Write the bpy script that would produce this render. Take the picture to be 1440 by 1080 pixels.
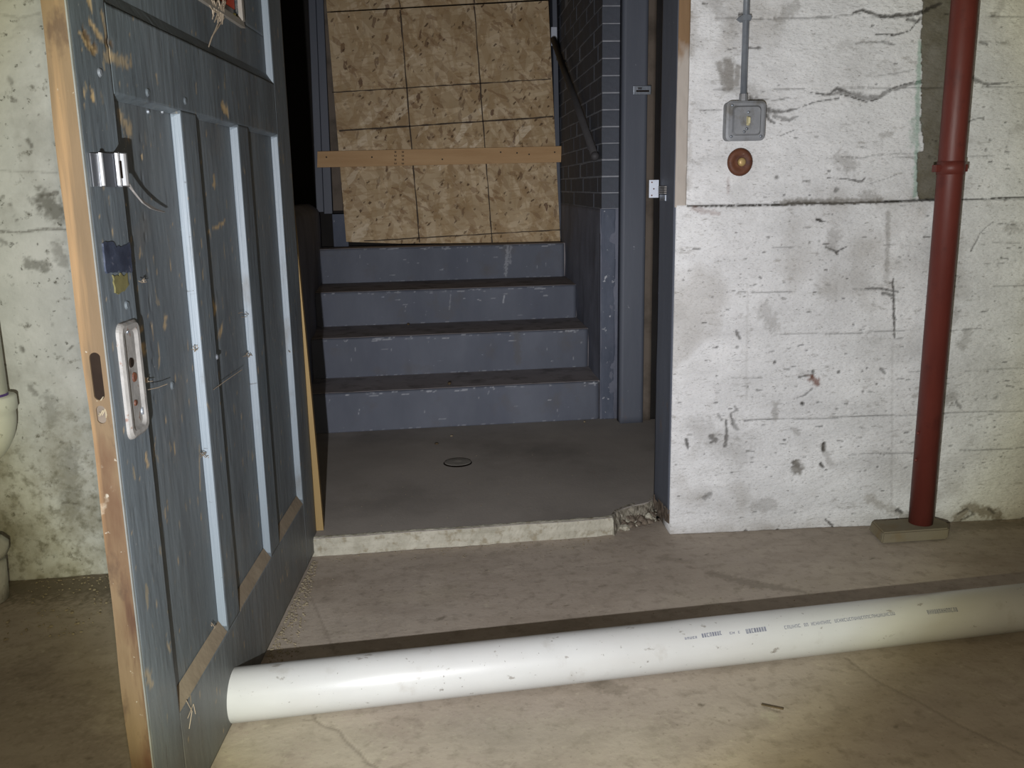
import bpy, bmesh, math, random
import numpy as np
from mathutils import Vector, Matrix

for o in list(bpy.data.objects):
    bpy.data.objects.remove(o)
scene = bpy.context.scene
COL = scene.collection
RNG = np.random.RandomState(7)
random.seed(7)

# ---------------------------------------------------------------- camera
CAM_H = 1.05
FOC, PITCH, ROLL, YAW = 1269.8, math.radians(12.315), math.radians(-0.9932), math.radians(7.785)
fwd = Vector((math.sin(YAW), math.cos(YAW), 0)); rgt = Vector((math.cos(YAW), -math.sin(YAW), 0)); upv = Vector((0, 0, 1))
f2 = fwd*math.cos(PITCH) - upv*math.sin(PITCH); u2 = upv*math.cos(PITCH) + fwd*math.sin(PITCH)
r3 = rgt*math.cos(ROLL) + u2*math.sin(ROLL); u3 = u2*math.cos(ROLL) - rgt*math.sin(ROLL)
CAMP = Vector((0, 0, CAM_H))
cd = bpy.data.cameras.new('camera'); cam = bpy.data.objects.new('camera', cd); COL.objects.link(cam)
cam.matrix_world = Matrix(((r3.x, u3.x, -f2.x, 0), (r3.y, u3.y, -f2.y, 0), (r3.z, u3.z, -f2.z, CAM_H), (0, 0, 0, 1)))
cd.sensor_width = 36.0; cd.lens = FOC/1440*36.0; cd.clip_start = 0.02
scene.camera = cam
scene.view_settings.view_transform = 'Standard'; scene.view_settings.look = 'None'
scene.view_settings.gamma = 1.0; scene.view_settings.use_curve_mapping = False
scene.view_settings.exposure = 0.0

# ---------------------------------------------------------------- world and the one flashlight
wd = bpy.data.worlds.new('world'); scene.world = wd; wd.use_nodes = True
wd.node_tree.nodes['Background'].inputs[0].default_value = (0.9, 0.85, 0.75, 1)
wd.node_tree.nodes['Background'].inputs[1].default_value = 0.004

LIGHT_P = Vector((-0.12, 0.0, 0.82))
AIM = Vector((.168, .985, -.022)).normalized()
LIGHT_W = 208.0
ld = bpy.data.lights.new('flashlight_beam', 'POINT'); ld.energy = LIGHT_W; ld.shadow_soft_size = 0.007
lo = bpy.data.objects.new('flashlight_beam', ld); COL.objects.link(lo); lo.location = LIGHT_P
ld.use_nodes = True
nt = ld.node_tree; em = nt.nodes['Emission']
geo = nt.nodes.new('ShaderNodeNewGeometry'); dot = nt.nodes.new('ShaderNodeVectorMath'); dot.operation = 'DOT_PRODUCT'
dot.inputs[1].default_value = -AIM
nt.links.new(geo.outputs['Incoming'], dot.inputs[0])
neg = nt.nodes.new('ShaderNodeMath'); neg.operation = 'ABSOLUTE'; nt.links.new(dot.outputs['Value'], neg.inputs[0])
ac = nt.nodes.new('ShaderNodeMath'); ac.operation = 'ARCCOSINE'; nt.links.new(neg.outputs[0], ac.inputs[0])
mr = nt.nodes.new('ShaderNodeMapRange'); mr.inputs['From Max'].default_value = math.radians(60); nt.links.new(ac.outputs[0], mr.inputs['Value'])
cr = nt.nodes.new('ShaderNodeValToRGB'); nt.links.new(mr.outputs[0], cr.inputs[0])
# the beam's own profile: degrees off its axis, strength, tint (a warm ring at the rim of the reflector)
BEAM = [(0, 1.72, (.97, .98, 1.05)), (7, 1.46, (.97, .98, 1.05)), (14, 1.14, (.97, .98, 1.06)), (20, 1.0, (.97, .99, 1.06)), (25, .95, (.97, 1.0, 1.03)),
        (29, .92, (.98, 1.01, .93)), (30.8, .75, (1.0, 1.0, .76)), (32.5, .36, (1.05, .98, .60)), (34.5, .19, (1.06, .94, .58)), (60, .12, (1.0, .92, .66))]
BMAX = 1.9
while len(cr.color_ramp.elements) < len(BEAM):
    cr.color_ramp.elements.new(0.5)
for e_, (dg, st, cc) in zip(cr.color_ramp.elements, BEAM):
    e_.position = dg/60.0; e_.color = (cc[0]*st/BMAX, cc[1]*st/BMAX, cc[2]*st/BMAX, 1)
nt.links.new(cr.outputs[0], em.inputs['Color']); em.inputs['Strength'].default_value = BMAX

# weak fill light added beside the lens to lift the shadows
fd = bpy.data.lights.new('lens_fill', 'POINT'); fd.energy = 20.0; fd.color = (1.0, .86, .70); fd.shadow_soft_size = 0.006
fo = bpy.data.objects.new('lens_fill', fd); COL.objects.link(fo); fo.location = (0.02, -0.03, CAM_H+.015)

# ---------------------------------------------------------------- helpers: picture ray -> place in the room
MR = np.array([list(r3), list(-u3), list(f2)])
def ray(px, py):
    return MR.T @ np.array([(px-720)/FOC, (py-540)/FOC, 1.0])
CN = np.array([0, 0, CAM_H])
def on_z(px, py, z=0.0):
    d = ray(px, py); return CN + d*((z-CAM_H)/d[2])
def on_y(px, py, y):
    d = ray(px, py); return CN + d*(y/d[1])
def on_plane(px, py, P, n):
    d = ray(px, py); return CN + d*(((P-CN)@n)/(d@n))

def lin(c):
    return tuple((v/12.92 if v <= .04045 else ((v+.055)/1.055)**2.4) for v in [x/255.0 for x in c])+(1,)

# ---------------------------------------------------------------- materials
def mat(name, c1, c2=None, scale=6, rough=.85, spec=.25, bump=.3, bscale=80, layers=(), stretch=(1, 1, 1), metal=0.0, bdist=.002, detail=6):
    m = bpy.data.materials.new(name); m.use_nodes = True; t = m.node_tree; N = t.nodes; L = t.links
    b = N['Principled BSDF']; b.inputs['Roughness'].default_value = rough; b.inputs['Metallic'].default_value = metal
    b.inputs['Specular IOR Level'].default_value = spec
    tc = N.new('ShaderNodeTexCoord')
    def mapped(st, rot=(0, 0, 0), src=None):
        mp = N.new('ShaderNodeMapping'); mp.inputs['Scale'].default_value = st; mp.inputs['Rotation'].default_value = rot
        L.new(src or tc.outputs['Object'], mp.inputs['Vector']); return mp.outputs[0]
    base = mapped(stretch)
    n1 = N.new('ShaderNodeTexNoise'); n1.inputs['Scale'].default_value = scale; n1.inputs['Detail'].default_value = detail
    n1.inputs['Roughness'].default_value = .62; L.new(base, n1.inputs['Vector'])
    r1 = N.new('ShaderNodeValToRGB'); r1.color_ramp.elements[0].position = .32; r1.color_ramp.elements[1].position = .68
    r1.color_ramp.elements[0].color = lin(c1); r1.color_ramp.elements[1].color = lin(c2 or c1); L.new(n1.outputs['Fac'], r1.inputs[0])
    col = r1.outputs[0]
    for ly in layers:
        if 'attr' in ly:
            a = N.new('ShaderNodeAttribute'); a.attribute_name = ly['attr']; fac = a.outputs['Fac']
        else:
            n = N.new('ShaderNodeTexNoise'); n.inputs['Scale'].default_value = ly['scale']; n.inputs['Detail'].default_value = ly.get('detail', 5)
            n.inputs['Roughness'].default_value = ly.get('r', .6)
            L.new(mapped(ly.get('stretch', (1, 1, 1))), n.inputs['Vector'])
            q = N.new('ShaderNodeMapRange'); q.inputs['From Min'].default_value = ly['lo']; q.inputs['From Max'].default_value = ly['hi']
            L.new(n.outputs['Fac'], q.inputs['Value']); fac = q.outputs[0]
            if 'mask' in ly:
                a = N.new('ShaderNodeAttribute'); a.attribute_name = ly['mask']
                mm = N.new('ShaderNodeMath'); mm.operation = 'MULTIPLY'; L.new(fac, mm.inputs[0]); L.new(a.outputs['Fac'], mm.inputs[1]); fac = mm.outputs[0]
        if ly.get('k', 1) != 1:
            mm = N.new('ShaderNodeMath'); mm.operation = 'MULTIPLY'; L.new(fac, mm.inputs[0]); mm.inputs[1].default_value = ly['k']; fac = mm.outputs[0]
        mx = N.new('ShaderNodeMix'); mx.data_type = 'RGBA'; L.new(fac, mx.inputs[0]); L.new(col, mx.inputs[6]); mx.inputs[7].default_value = lin(ly['color'])
        col = mx.outputs[2]
    L.new(col, b.inputs['Base Color'])
    if bump:
        n2 = N.new('ShaderNodeTexNoise'); n2.inputs['Scale'].default_value = bscale; n2.inputs['Detail'].default_value = 5; L.new(base, n2.inputs['Vector'])
        bp = N.new('ShaderNodeBump'); bp.inputs['Strength'].default_value = bump; bp.inputs['Distance'].default_value = bdist
        L.new(n2.outputs['Fac'], bp.inputs['Height']); L.new(bp.outputs[0], b.inputs['Normal'])
    return m

M = {}
M['white_wall'] = mat('white_painted_concrete', (202, 202, 200), (222, 222, 220), 5, .8, .2, .7, 60, bdist=.006, stretch=(1, 1, 2.2), layers=[
    dict(color=(160, 158, 152), scale=3.2, lo=.50, hi=.78, k=.55), dict(color=(132, 128, 120), scale=22, lo=.60, hi=.72, k=.5, stretch=(1, 1, 2.5)),
    dict(color=(92, 88, 78), scale=70, lo=.635, hi=.69, k=.6, stretch=(1, 1, 3)), dict(color=(150, 148, 142), scale=130, lo=.55, hi=.68, k=.45, stretch=(1, 1, 2)),
    dict(attr='grime', color=(116, 106, 88), k=.8), dict(attr='bare', color=(82, 75, 54), k=.96), dict(attr='crack', color=(48, 44, 37), k=.95),
    dict(attr='soft', color=(112, 107, 98), k=.85), dict(attr='rust', color=(108, 62, 40), k=.85), dict(attr='green', color=(110, 150, 128), k=.6)])
M['raw_wall'] = mat('raw_concrete', (176, 176, 168), (198, 197, 189), 6, .92, .15, .6, 50, bdist=.005, layers=[
    dict(color=(128, 124, 112), scale=5, lo=.52, hi=.72, k=.5), dict(color=(96, 93, 80), scale=30, lo=.60, hi=.70, k=.65),
    dict(color=(58, 55, 44), scale=60, lo=.64, hi=.70, k=.6), dict(attr='soft', color=(92, 90, 80), k=.8),
    dict(color=(128, 124, 106), scale=12, lo=.36, hi=.62, k=.8, mask='grime'), dict(color=(92, 88, 68), scale=34, lo=.5, hi=.66, k=.6, mask='grime'),
    dict(attr='crack', color=(70, 65, 54), k=.8)])
M['floor'] = mat('worn_concrete_floor', (156, 144, 130), (174, 162, 148), 2.2, .78, .3, .35, 90, bdist=.002, layers=[
    dict(color=(122, 108, 92), scale=1.6, lo=.5, hi=.75, k=.6, stretch=(1, 1.8, 1)), dict(color=(178, 168, 146), scale=3.5, lo=.55, hi=.8, k=.5),
    dict(color=(104, 94, 80), scale=90, lo=.60, hi=.72, k=.5), dict(color=(120, 110, 96), scale=9, lo=.5, hi=.72, k=.35, stretch=(1, 2, 1)), dict(color=(118, 108, 94), scale=28, lo=.52, hi=.70, k=.5), dict(color=(184, 174, 154), scale=40, lo=.60, hi=.72, k=.45), dict(color=(96, 90, 84), scale=.9, lo=.52, hi=.7, k=.35), dict(attr='soft', color=(180, 174, 152), k=.5), dict(attr='crack', color=(70, 60, 46), k=.6),
    dict(attr='grime', color=(84, 76, 58), k=.8)])
M['landing'] = mat('dusty_landing_concrete', (140, 134, 126), (156, 149, 140), 2.5, .8, .25, .3, 90, layers=[
    dict(color=(82, 78, 72), scale=1.7, lo=.5, hi=.75, k=.6), dict(color=(120, 114, 104), scale=60, lo=.66, hi=.74, k=.4)])
M['dust'] = mat('dusty_tread', (138, 133, 133), (154, 148, 148), 5, .9, .15, .3, 90, layers=[dict(color=(60, 55, 50), scale=12, lo=.5, hi=.7, k=.5)])
M['edge'] = mat('pale_broken_edge', (150, 146, 130), (178, 174, 158), 18, .9, .15, .8, 60, bdist=.006, layers=[
    dict(color=(128, 118, 96), scale=40, lo=.52, hi=.66, k=.7), dict(attr='crack', color=(70, 64, 54), k=.8)])
M['broken'] = mat('broken_concrete', (120, 114, 100), (146, 140, 126), 40, .95, .1, .9, 60, bdist=.008, layers=[dict(color=(76, 68, 58), scale=50, lo=.50, hi=.62, k=.8), dict(color=(176, 170, 156), scale=80, lo=.60, hi=.66, k=.7)])
M['riser'] = mat('blue_grey_painted_riser', (86, 90, 99), (101, 105, 114), 4, .7, .3, .25, 70, stretch=(1, 1, .5), layers=[
    dict(color=(82, 86, 98), scale=3, lo=.5, hi=.72, k=.6, stretch=(1.6, 1, .3)), dict(color=(92, 88, 84), scale=9, lo=.55, hi=.75, k=.5),
    dict(color=(172, 178, 190), scale=55, lo=.70, hi=.74, k=.5, stretch=(.5, 1, 1.2)), dict(attr='chip', color=(188, 190, 192), k=.7),
    dict(attr='grime', color=(92, 90, 88), k=.6)])
M['gray_frame'] = mat('blue_grey_painted_wood', (80, 84, 92), (92, 96, 104), 5, .6, .35, .25, 60, stretch=(1, 1, .15), layers=[
    dict(color=(74, 80, 92), scale=4, lo=.5, hi=.75, k=.6, stretch=(1, 1, .2)), dict(color=(170, 174, 180), scale=50, lo=.70, hi=.74, k=.6),
    dict(color=(112, 92, 74), scale=9, lo=.68, hi=.76, k=.6, stretch=(1, 1, .4))])
M['frame_brown'] = mat('bare_brown_rabbet', (96, 86, 76), (112, 102, 90), 6, .8, .2, .3, 60, stretch=(1, 1, .15), layers=[dict(color=(60, 54, 46), scale=8, lo=.5, hi=.7, k=.6)])
M['brick'] = mat('painted_brick', (66, 70, 76), (78, 82, 90), 9, .7, .3, .5, 60, bdist=.003, layers=[
    dict(color=(70, 70, 76), scale=14, lo=.5, hi=.7, k=.6), dict(color=(170, 176, 186), scale=60, lo=.70, hi=.75, k=.5)])
M['mortar'] = mat('pale_mortar', (130, 132, 136), (150, 152, 156), 20, .9, .1, .4, 80)
M['stair_wall'] = mat('dark_painted_concrete', (104, 107, 118), (122, 125, 136), 4, .75, .25, .5, 50, bdist=.003, layers=[
    dict(color=(70, 70, 76), scale=3.4, lo=.46, hi=.68, k=.7, stretch=(1, 1, .5)), dict(color=(168, 172, 184), scale=40, lo=.70, hi=.76, k=.6)])
M['rail'] = mat('dark_handrail_paint', (62, 60, 60), (74, 72, 72), 6, .6, .3, .2, 60)
M['pier'] = mat('chipped_pier_paint', (72, 78, 90), (90, 96, 108), 7, .7, .3, .5, 50, bdist=.003, stretch=(1, 1, .6), layers=[
    dict(color=(84, 86, 98), scale=12, lo=.5, hi=.7, k=.6), dict(color=(186, 188, 190), scale=38, lo=.64, hi=.68, k=.8)])
M['dark_wall'] = mat('unlit_plaster', (34, 32, 30), (42, 40, 38), 5, .9, .1, .4, 50)  # near-black so the shade of the stairwell shell is in the colour
M['door'] = mat('weathered_grey_door_paint', (80, 88, 92), (98, 105, 109), 5, .5, .4, .7, 55, stretch=(1, 1, .22), bdist=.003, layers=[
    dict(color=(66, 71, 75), scale=9, lo=.48, hi=.66, k=.6, stretch=(1, 1, .25)), dict(color=(112, 106, 96), scale=4.5, lo=.58, hi=.74, k=.45),
    dict(color=(112, 116, 116), scale=60, lo=.60, hi=.70, k=.4, stretch=(1, 1, .12)), dict(color=(128, 118, 98), scale=38, lo=.66, hi=.70, k=.75, stretch=(1, 1, .45)),
    dict(color=(44, 46, 48), scale=80, lo=.62, hi=.70, k=.5, stretch=(1, 1, .2)), dict(color=(150, 148, 140), scale=120, lo=.69, hi=.73, k=.7),
    dict(attr='dust', color=(112, 102, 88), k=.75), dict(attr='chip', color=(172, 148, 108), k=.95), dict(attr='scar', color=(84, 66, 44), k=.9), dict(attr='crack', color=(38, 34, 30), k=.95)])
M['door_return'] = mat('lit_moulding_paint', (112, 122, 128), (126, 136, 142), 6, .5, .4, .7, 60, stretch=(3, 3, .05), bdist=.003, layers=[
    dict(color=(88, 86, 80), scale=12, lo=.57, hi=.72, k=.6, stretch=(1, 1, .5)), dict(color=(60, 56, 50), scale=90, lo=.66, hi=.7, k=.6, stretch=(.3, .3, 1.4))])  # lighter copy of the door paint, light painted into far-side mouldings
M['sill_dust'] = mat('dust_on_moulding', (116, 104, 88), (134, 122, 104), 14, .95, .1, .5, 70)
M['bright'] = mat('ridge_highlight', (226, 228, 232), (236, 238, 240), 10, .3, .6, .1, 60)  # near-white that paints a highlight onto the hasp
M['door_edge'] = mat('bare_wood_edge', (84, 70, 52), (108, 90, 68), 7, .75, .2, .5, 50, stretch=(1.4, 1.4, .22), bdist=.002, layers=[
    dict(color=(72, 48, 34), scale=6, lo=.52, hi=.72, k=.9, stretch=(2, 2, .5)), dict(color=(164, 130, 90), scale=9, lo=.55, hi=.75, k=.6, stretch=(3, 3, .15)),
    dict(color=(176, 168, 150), scale=11, lo=.66, hi=.74, k=.6), dict(color=(64, 44, 34), scale=3.5, lo=.56, hi=.64, k=.75, stretch=(6, 6, .8)), dict(color=(58, 44, 36), scale=16, lo=.60, hi=.68, k=.6, stretch=(1, 1, .5)), dict(color=(150, 144, 130), scale=45, lo=.68, hi=.71, k=.8)])
M['edge_paint'] = mat('pale_paint_line', (100, 102, 98), (116, 116, 112), 20, .6, .3, .3, 70)
M['void'] = mat('hollow_shade', (30, 24, 20), (40, 32, 26), 10, .95, .05, 0)  # near-black painting the shade inside holes and slots
M['lumber'] = mat('fresh_lumber', (172, 136, 94), (190, 156, 114), 5, .7, .25, .25, 60, stretch=(.25, 1, 3), layers=[
    dict(color=(196, 162, 118), scale=3, lo=.52, hi=.72, k=.6, stretch=(.5, 1, 3)), dict(color=(120, 84, 50), scale=10, lo=.62, hi=.74, k=.5, stretch=(.4, 1, 2.5))])
M['stick'] = mat('yellow_pine_strip', (132, 110, 70), (152, 128, 84), 5, .7, .25, .25, 60, stretch=(1, 1, .2), layers=[dict(color=(110, 78, 44), scale=30, lo=.66, hi=.7, k=.7)])
M['ink'] = mat('dark_marking', (70, 60, 52), (84, 74, 62), 60, .8, .1, 0)
M['red_pipe'] = mat('red_oxide_pipe', (86, 37, 31), (102, 47, 39), 10, .5, .4, .3, 80, stretch=(1, 1, .3), layers=[dict(color=(78, 34, 30), scale=20, lo=.6, hi=.7, k=.6), dict(color=(96, 40, 30), scale=4, lo=.5, hi=.7, k=.5)])
M['pvc'] = mat('white_plastic_pipe', (180, 180, 177), (190, 190, 187), 3, .32, .45, .06, 40, layers=[
    dict(color=(164, 158, 152), scale=2.6, lo=.45, hi=.72, k=.45, stretch=(.5, 1, 2)), dict(color=(110, 102, 92), scale=34, lo=.665, hi=.70, k=.6, stretch=(.6, 1, 1)), dict(color=(96, 88, 78), scale=95, lo=.67, hi=.70, k=.6), dict(color=(150, 144, 134), scale=14, lo=.60, hi=.70, k=.3)])
M['pvc_print'] = mat('pipe_print', (104, 106, 118), (126, 128, 138), 60, .6, .2, 0)
M['abs'] = mat('off_white_drain_pipe', (188, 188, 172), (204, 204, 188), 6, .35, .4, .1, 60, layers=[dict(color=(110, 104, 84), scale=30, lo=.64, hi=.7, k=.6)])
M['purple'] = mat('purple_primer', (70, 48, 104), (96, 72, 128), 60, .5, .3, 0)
M['metal'] = mat('galvanised_metal', (126, 132, 140), (150, 156, 162), 14, .45, .5, .3, 70, metal=.6, layers=[dict(color=(96, 96, 92), scale=20, lo=.56, hi=.7, k=.5)])
M['box'] = mat('weathered_steel_box', (120, 122, 124), (142, 144, 146), 12, .6, .4, .4, 60, metal=.25, layers=[dict(color=(92, 88, 78), scale=18, lo=.5, hi=.66, k=.7)])
M['chrome'] = mat('bright_metal', (112, 114, 118), (132, 134, 138), 10, .28, .6, .1, 60, metal=.75)
M['rust'] = mat('rusty_brown_metal', (82, 48, 32), (104, 64, 42), 26, .6, .35, .6, 50, layers=[dict(color=(66, 38, 30), scale=24, lo=.5, hi=.62, k=.8), dict(color=(150, 130, 116), scale=40, lo=.66, hi=.7, k=.5)])
M['brass'] = mat('worn_brass', (164, 136, 86), (186, 160, 108), 20, .45, .5, .2, 60, metal=.3)
M['ivory'] = mat('ivory_plastic', (188, 180, 140), (200, 192, 152), 20, .5, .3, 0)
M['white_metal'] = mat('white_painted_metal', (180, 186, 196), (192, 198, 206), 30, .5, .4, .1, 60)
M['plate'] = mat('flaking_white_plate', (112, 110, 106), (136, 133, 128), 30, .55, .35, .6, 60, layers=[
    dict(color=(100, 66, 48), scale=60, lo=.62, hi=.68, k=.8), dict(color=(84, 78, 70), scale=30, lo=.56, hi=.66, k=.6)])
M['tape'] = mat('black_tape', (38, 42, 54), (58, 64, 78), 30, .25, .5, .5, 40, layers=[dict(color=(110, 108, 116), scale=45, lo=.6, hi=.68, k=.6)])
M['residue'] = mat('yellow_residue', (104, 98, 62), (88, 84, 54), 40, .8, .2, .4, 60)
M['cobweb'] = mat('dusty_cobweb', (150, 136, 118), (166, 152, 132), 40, .95, .05, .3, 60)
M['glass_black'] = mat('dark_window_pane', (22, 18, 16), (30, 24, 20), 10, .3, .5, 0)
M['orange'] = mat('orange_notice', (160, 52, 28), (170, 60, 32), 8, .6, .3, 0)
M['yellow'] = mat('yellow_spot', (180, 176, 90), None, 8, .6, .3, 0)
M['putty'] = mat('window_moulding', (134, 128, 118), (150, 144, 134), 20, .7, .2, .3, 60)
M['casing'] = mat('stained_casing_edge', (118, 94, 68), (134, 108, 80), 8, .8, .2, .4, 60, stretch=(1, 1, .3), layers=[dict(attr='pale', color=(166, 158, 148)), dict(color=(206, 202, 194), scale=30, lo=.64, hi=.7, k=.7)])
M['block'] = mat('dusty_wood_block', (112, 104, 88), (126, 118, 100), 9, .9, .15, .4, 60, stretch=(.4, 1, 1), layers=[dict(color=(110, 88, 48), scale=12, lo=.5, hi=.7, k=.5)])
M['drain'] = mat('dusty_drain_cap', (110, 106, 98), (122, 118, 110), 12, .8, .2, .3, 60)
M['crumb'] = mat('pale_grit', (150, 140, 118), (118, 106, 86), 60, .9, .1, 0)
M['crumb_dark'] = mat('dark_grit', (70, 60, 46), (96, 82, 62), 60, .9, .1, 0)
M['stone'] = mat('rubble', (84, 72, 62), (128, 118, 104), 30, .9, .1, .6, 60, layers=[dict(color=(80, 70, 60), scale=60, lo=.5, hi=.6, k=.6)])
M['ceiling'] = mat('dim_ceiling', (120, 116, 108), (132, 128, 120), 4, .9, .1, 0)
M['plastic_tail'] = mat('dusty_strap', (124, 120, 116), (138, 134, 130), 20, .7, .3, .3, 60)

# oriented strand board: layers of long flakes lying in many directions
def osb_mat():
    m = bpy.data.materials.new('strand_board'); m.use_nodes = True; t = m.node_tree; N = t.nodes; L = t.links
    b = N['Principled BSDF']; b.inputs['Roughness'].default_value = .75; b.inputs['Specular IOR Level'].default_value = .2
    tc = N.new('ShaderNodeTexCoord')
    n0 = N.new('ShaderNodeTexNoise'); n0.inputs['Scale'].default_value = 7; n0.inputs['Detail'].default_value = 6; L.new(tc.outputs['Object'], n0.inputs['Vector'])
    r0 = N.new('ShaderNodeValToRGB'); r0.color_ramp.elements[0].position = .35; r0.color_ramp.elements[1].position = .66
    r0.color_ramp.elements[0].color = lin((168, 146, 112)); r0.color_ramp.elements[1].color = lin((190, 168, 134)); L.new(n0.outputs['Fac'], r0.inputs[0]); col = r0.outputs[0]
    fl = [(.3, 7, 34, (206, 186, 154), .76, .5), (1.25, 7, 30, (146, 118, 82), .78, .45), (-.9, 8, 32, (204, 184, 152), .78, .45), (2.2, 9, 30, (138, 110, 76), .84, .4),
          (.75, 6, 22, (222, 206, 178), .93, .6), (1.7, 8, 40, (166, 140, 102), .7, .45), (-.55, 18, 50, (122, 92, 62), .94, .5), (1.45, 26, 60, (84, 54, 38), .96, .8), (2.6, 22, 50, (110, 78, 52), .96, .6), (.9, 60, 110, (70, 48, 32), .955, .8), (2.0, 50, 90, (208, 184, 146), .95, .5), (.1, 30, 120, (150, 122, 84), .8, .35)]
    for k, (an, sa, sb, cc, th, kk) in enumerate(fl):
        mp = N.new('ShaderNodeMapping'); mp.inputs['Rotation'].default_value = (0, an, 0)
        mp.inputs['Location'].default_value = (k*3.7, 0, k*1.9)
        L.new(tc.outputs['Object'], mp.inputs['Vector'])
        m2 = N.new('ShaderNodeVectorMath'); m2.operation = 'MULTIPLY'; m2.inputs[1].default_value = (sa, 0, sb); L.new(mp.outputs[0], m2.inputs[0])
        ns = N.new('ShaderNodeTexNoise'); ns.inputs['Scale'].default_value = 1.4; L.new(m2.outputs[0], ns.inputs['Vector'])
        ad = N.new('ShaderNodeVectorMath'); ad.operation = 'MULTIPLY_ADD'; ad.inputs[1].default_value = (.9, .9, .9); L.new(ns.outputs['Color'], ad.inputs[0]); L.new(m2.outputs[0], ad.inputs[2])
        v = N.new('ShaderNodeTexVoronoi'); v.inputs['Scale'].default_value = 1.0; L.new(ad.outputs[0], v.inputs['Vector'])
        sp = N.new('ShaderNodeSeparateColor'); L.new(v.outputs['Color'], sp.inputs[0])
        q = N.new('ShaderNodeMapRange'); q.inputs['From Min'].default_value = th; q.inputs['From Max'].default_value = th+.04; q.inputs['To Max'].default_value = kk
        L.new(sp.outputs[0], q.inputs['Value'])
        mx = N.new('ShaderNodeMix'); mx.data_type = 'RGBA'; L.new(q.outputs[0], mx.inputs[0]); L.new(col, mx.inputs[6]); mx.inputs[7].default_value = lin(cc); col = mx.outputs[2]
    L.new(col, b.inputs['Base Color'])
    n2 = N.new('ShaderNodeTexNoise'); n2.inputs['Scale'].default_value = 40; n2.inputs['Detail'].default_value = 4; L.new(tc.outputs['Object'], n2.inputs['Vector'])
    bp = N.new('ShaderNodeBump'); bp.inputs['Strength'].default_value = .3; bp.inputs['Distance'].default_value = .003; L.new(n2.outputs['Fac'], bp.inputs['Height']); L.new(bp.outputs[0], b.inputs['Normal'])
    return m
M['osb'] = osb_mat()

# ---------------------------------------------------------------- object helpers
def link(name, me, m, parent=None):
    o = bpy.data.objects.new(name, me); COL.objects.link(o)
    if m is not None:
        for mm in (m if isinstance(m, (list, tuple)) else [m]):
            me.materials.append(mm)
    if parent is not None:
        o.parent = parent
    return o
def empty(name, loc=(0, 0, 0), rz=0):
    o = bpy.data.objects.new(name, None); COL.objects.link(o); o.location = loc; o.rotation_euler = (0, 0, rz); o.empty_display_size = .05
    return o
def tag(o, label=None, cat=None, group=None, kind=None):
    if label: o['label'] = label
    if cat: o['category'] = cat
    if group: o['group'] = group
    if kind: o['kind'] = kind
    return o
def from_bm(name, bm, m, parent=None, smooth=False):
    bmesh.ops.recalc_face_normals(bm, faces=bm.faces)
    me = bpy.data.meshes.new(name); bm.to_mesh(me); bm.free()
    if smooth:
        for p in me.polygons: p.use_smooth = True
    return link(name, me, m, parent)
def add_box(bm, x0, x1, y0, y1, z0, z1, bev=0.0):
    r = bmesh.ops.create_cube(bm, size=1.0)
    vs = r['verts']
    for v in vs:
        v.co = Vector((x0+(v.co.x+.5)*(x1-x0), y0+(v.co.y+.5)*(y1-y0), z0+(v.co.z+.5)*(z1-z0)))
    if bev > 0:
        es = list({e for v in vs for e in v.link_edges})
        bmesh.ops.bevel(bm, geom=es, offset=bev, segments=2, affect='EDGES', profile=.6)
def box(name, x0, x1, y0, y1, z0, z1, m, parent=None, bev=.0015, jit=0.0):
    bm = bmesh.new(); add_box(bm, x0, x1, y0, y1, z0, z1, bev)
    if jit:
        for v in bm.verts: v.co += Vector((random.uniform(-jit, jit), random.uniform(-jit, jit), random.uniform(-jit, jit)))
    return from_bm(name, bm, m, parent)
def add_cyl(bm, p0, p1, r0, r1=None, n=32, caps=True):
    p0 = Vector(p0); p1 = Vector(p1); d = p1-p0; r1 = r0 if r1 is None else r1
    r = bmesh.ops.create_cone(bm, cap_ends=caps, segments=n, radius1=r0, radius2=r1, depth=d.length)
    q = d.to_track_quat('Z', 'Y').to_matrix().to_4x4(); q.translation = (p0+p1)/2
    bmesh.ops.transform(bm, matrix=q, verts=r['verts'])
def poly_prism(name, pts, z0, z1, m, parent=None, top_m=None):
    bm = bmesh.new()
    b = [bm.verts.new((x, y, z0)) for x, y in pts]; t_ = [bm.verts.new((x, y, z1)) for x, y in pts]
    bm.faces.new(b); ft = bm.faces.new(t_)
    for i in range(len(pts)):
        j = (i+1) % len(pts); bm.faces.new((b[i], b[j], t_[j], t_[i]))
    if top_m is not None: ft.material_index = 1
    return from_bm(name, bm, [m, top_m] if top_m else m, parent)

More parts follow.
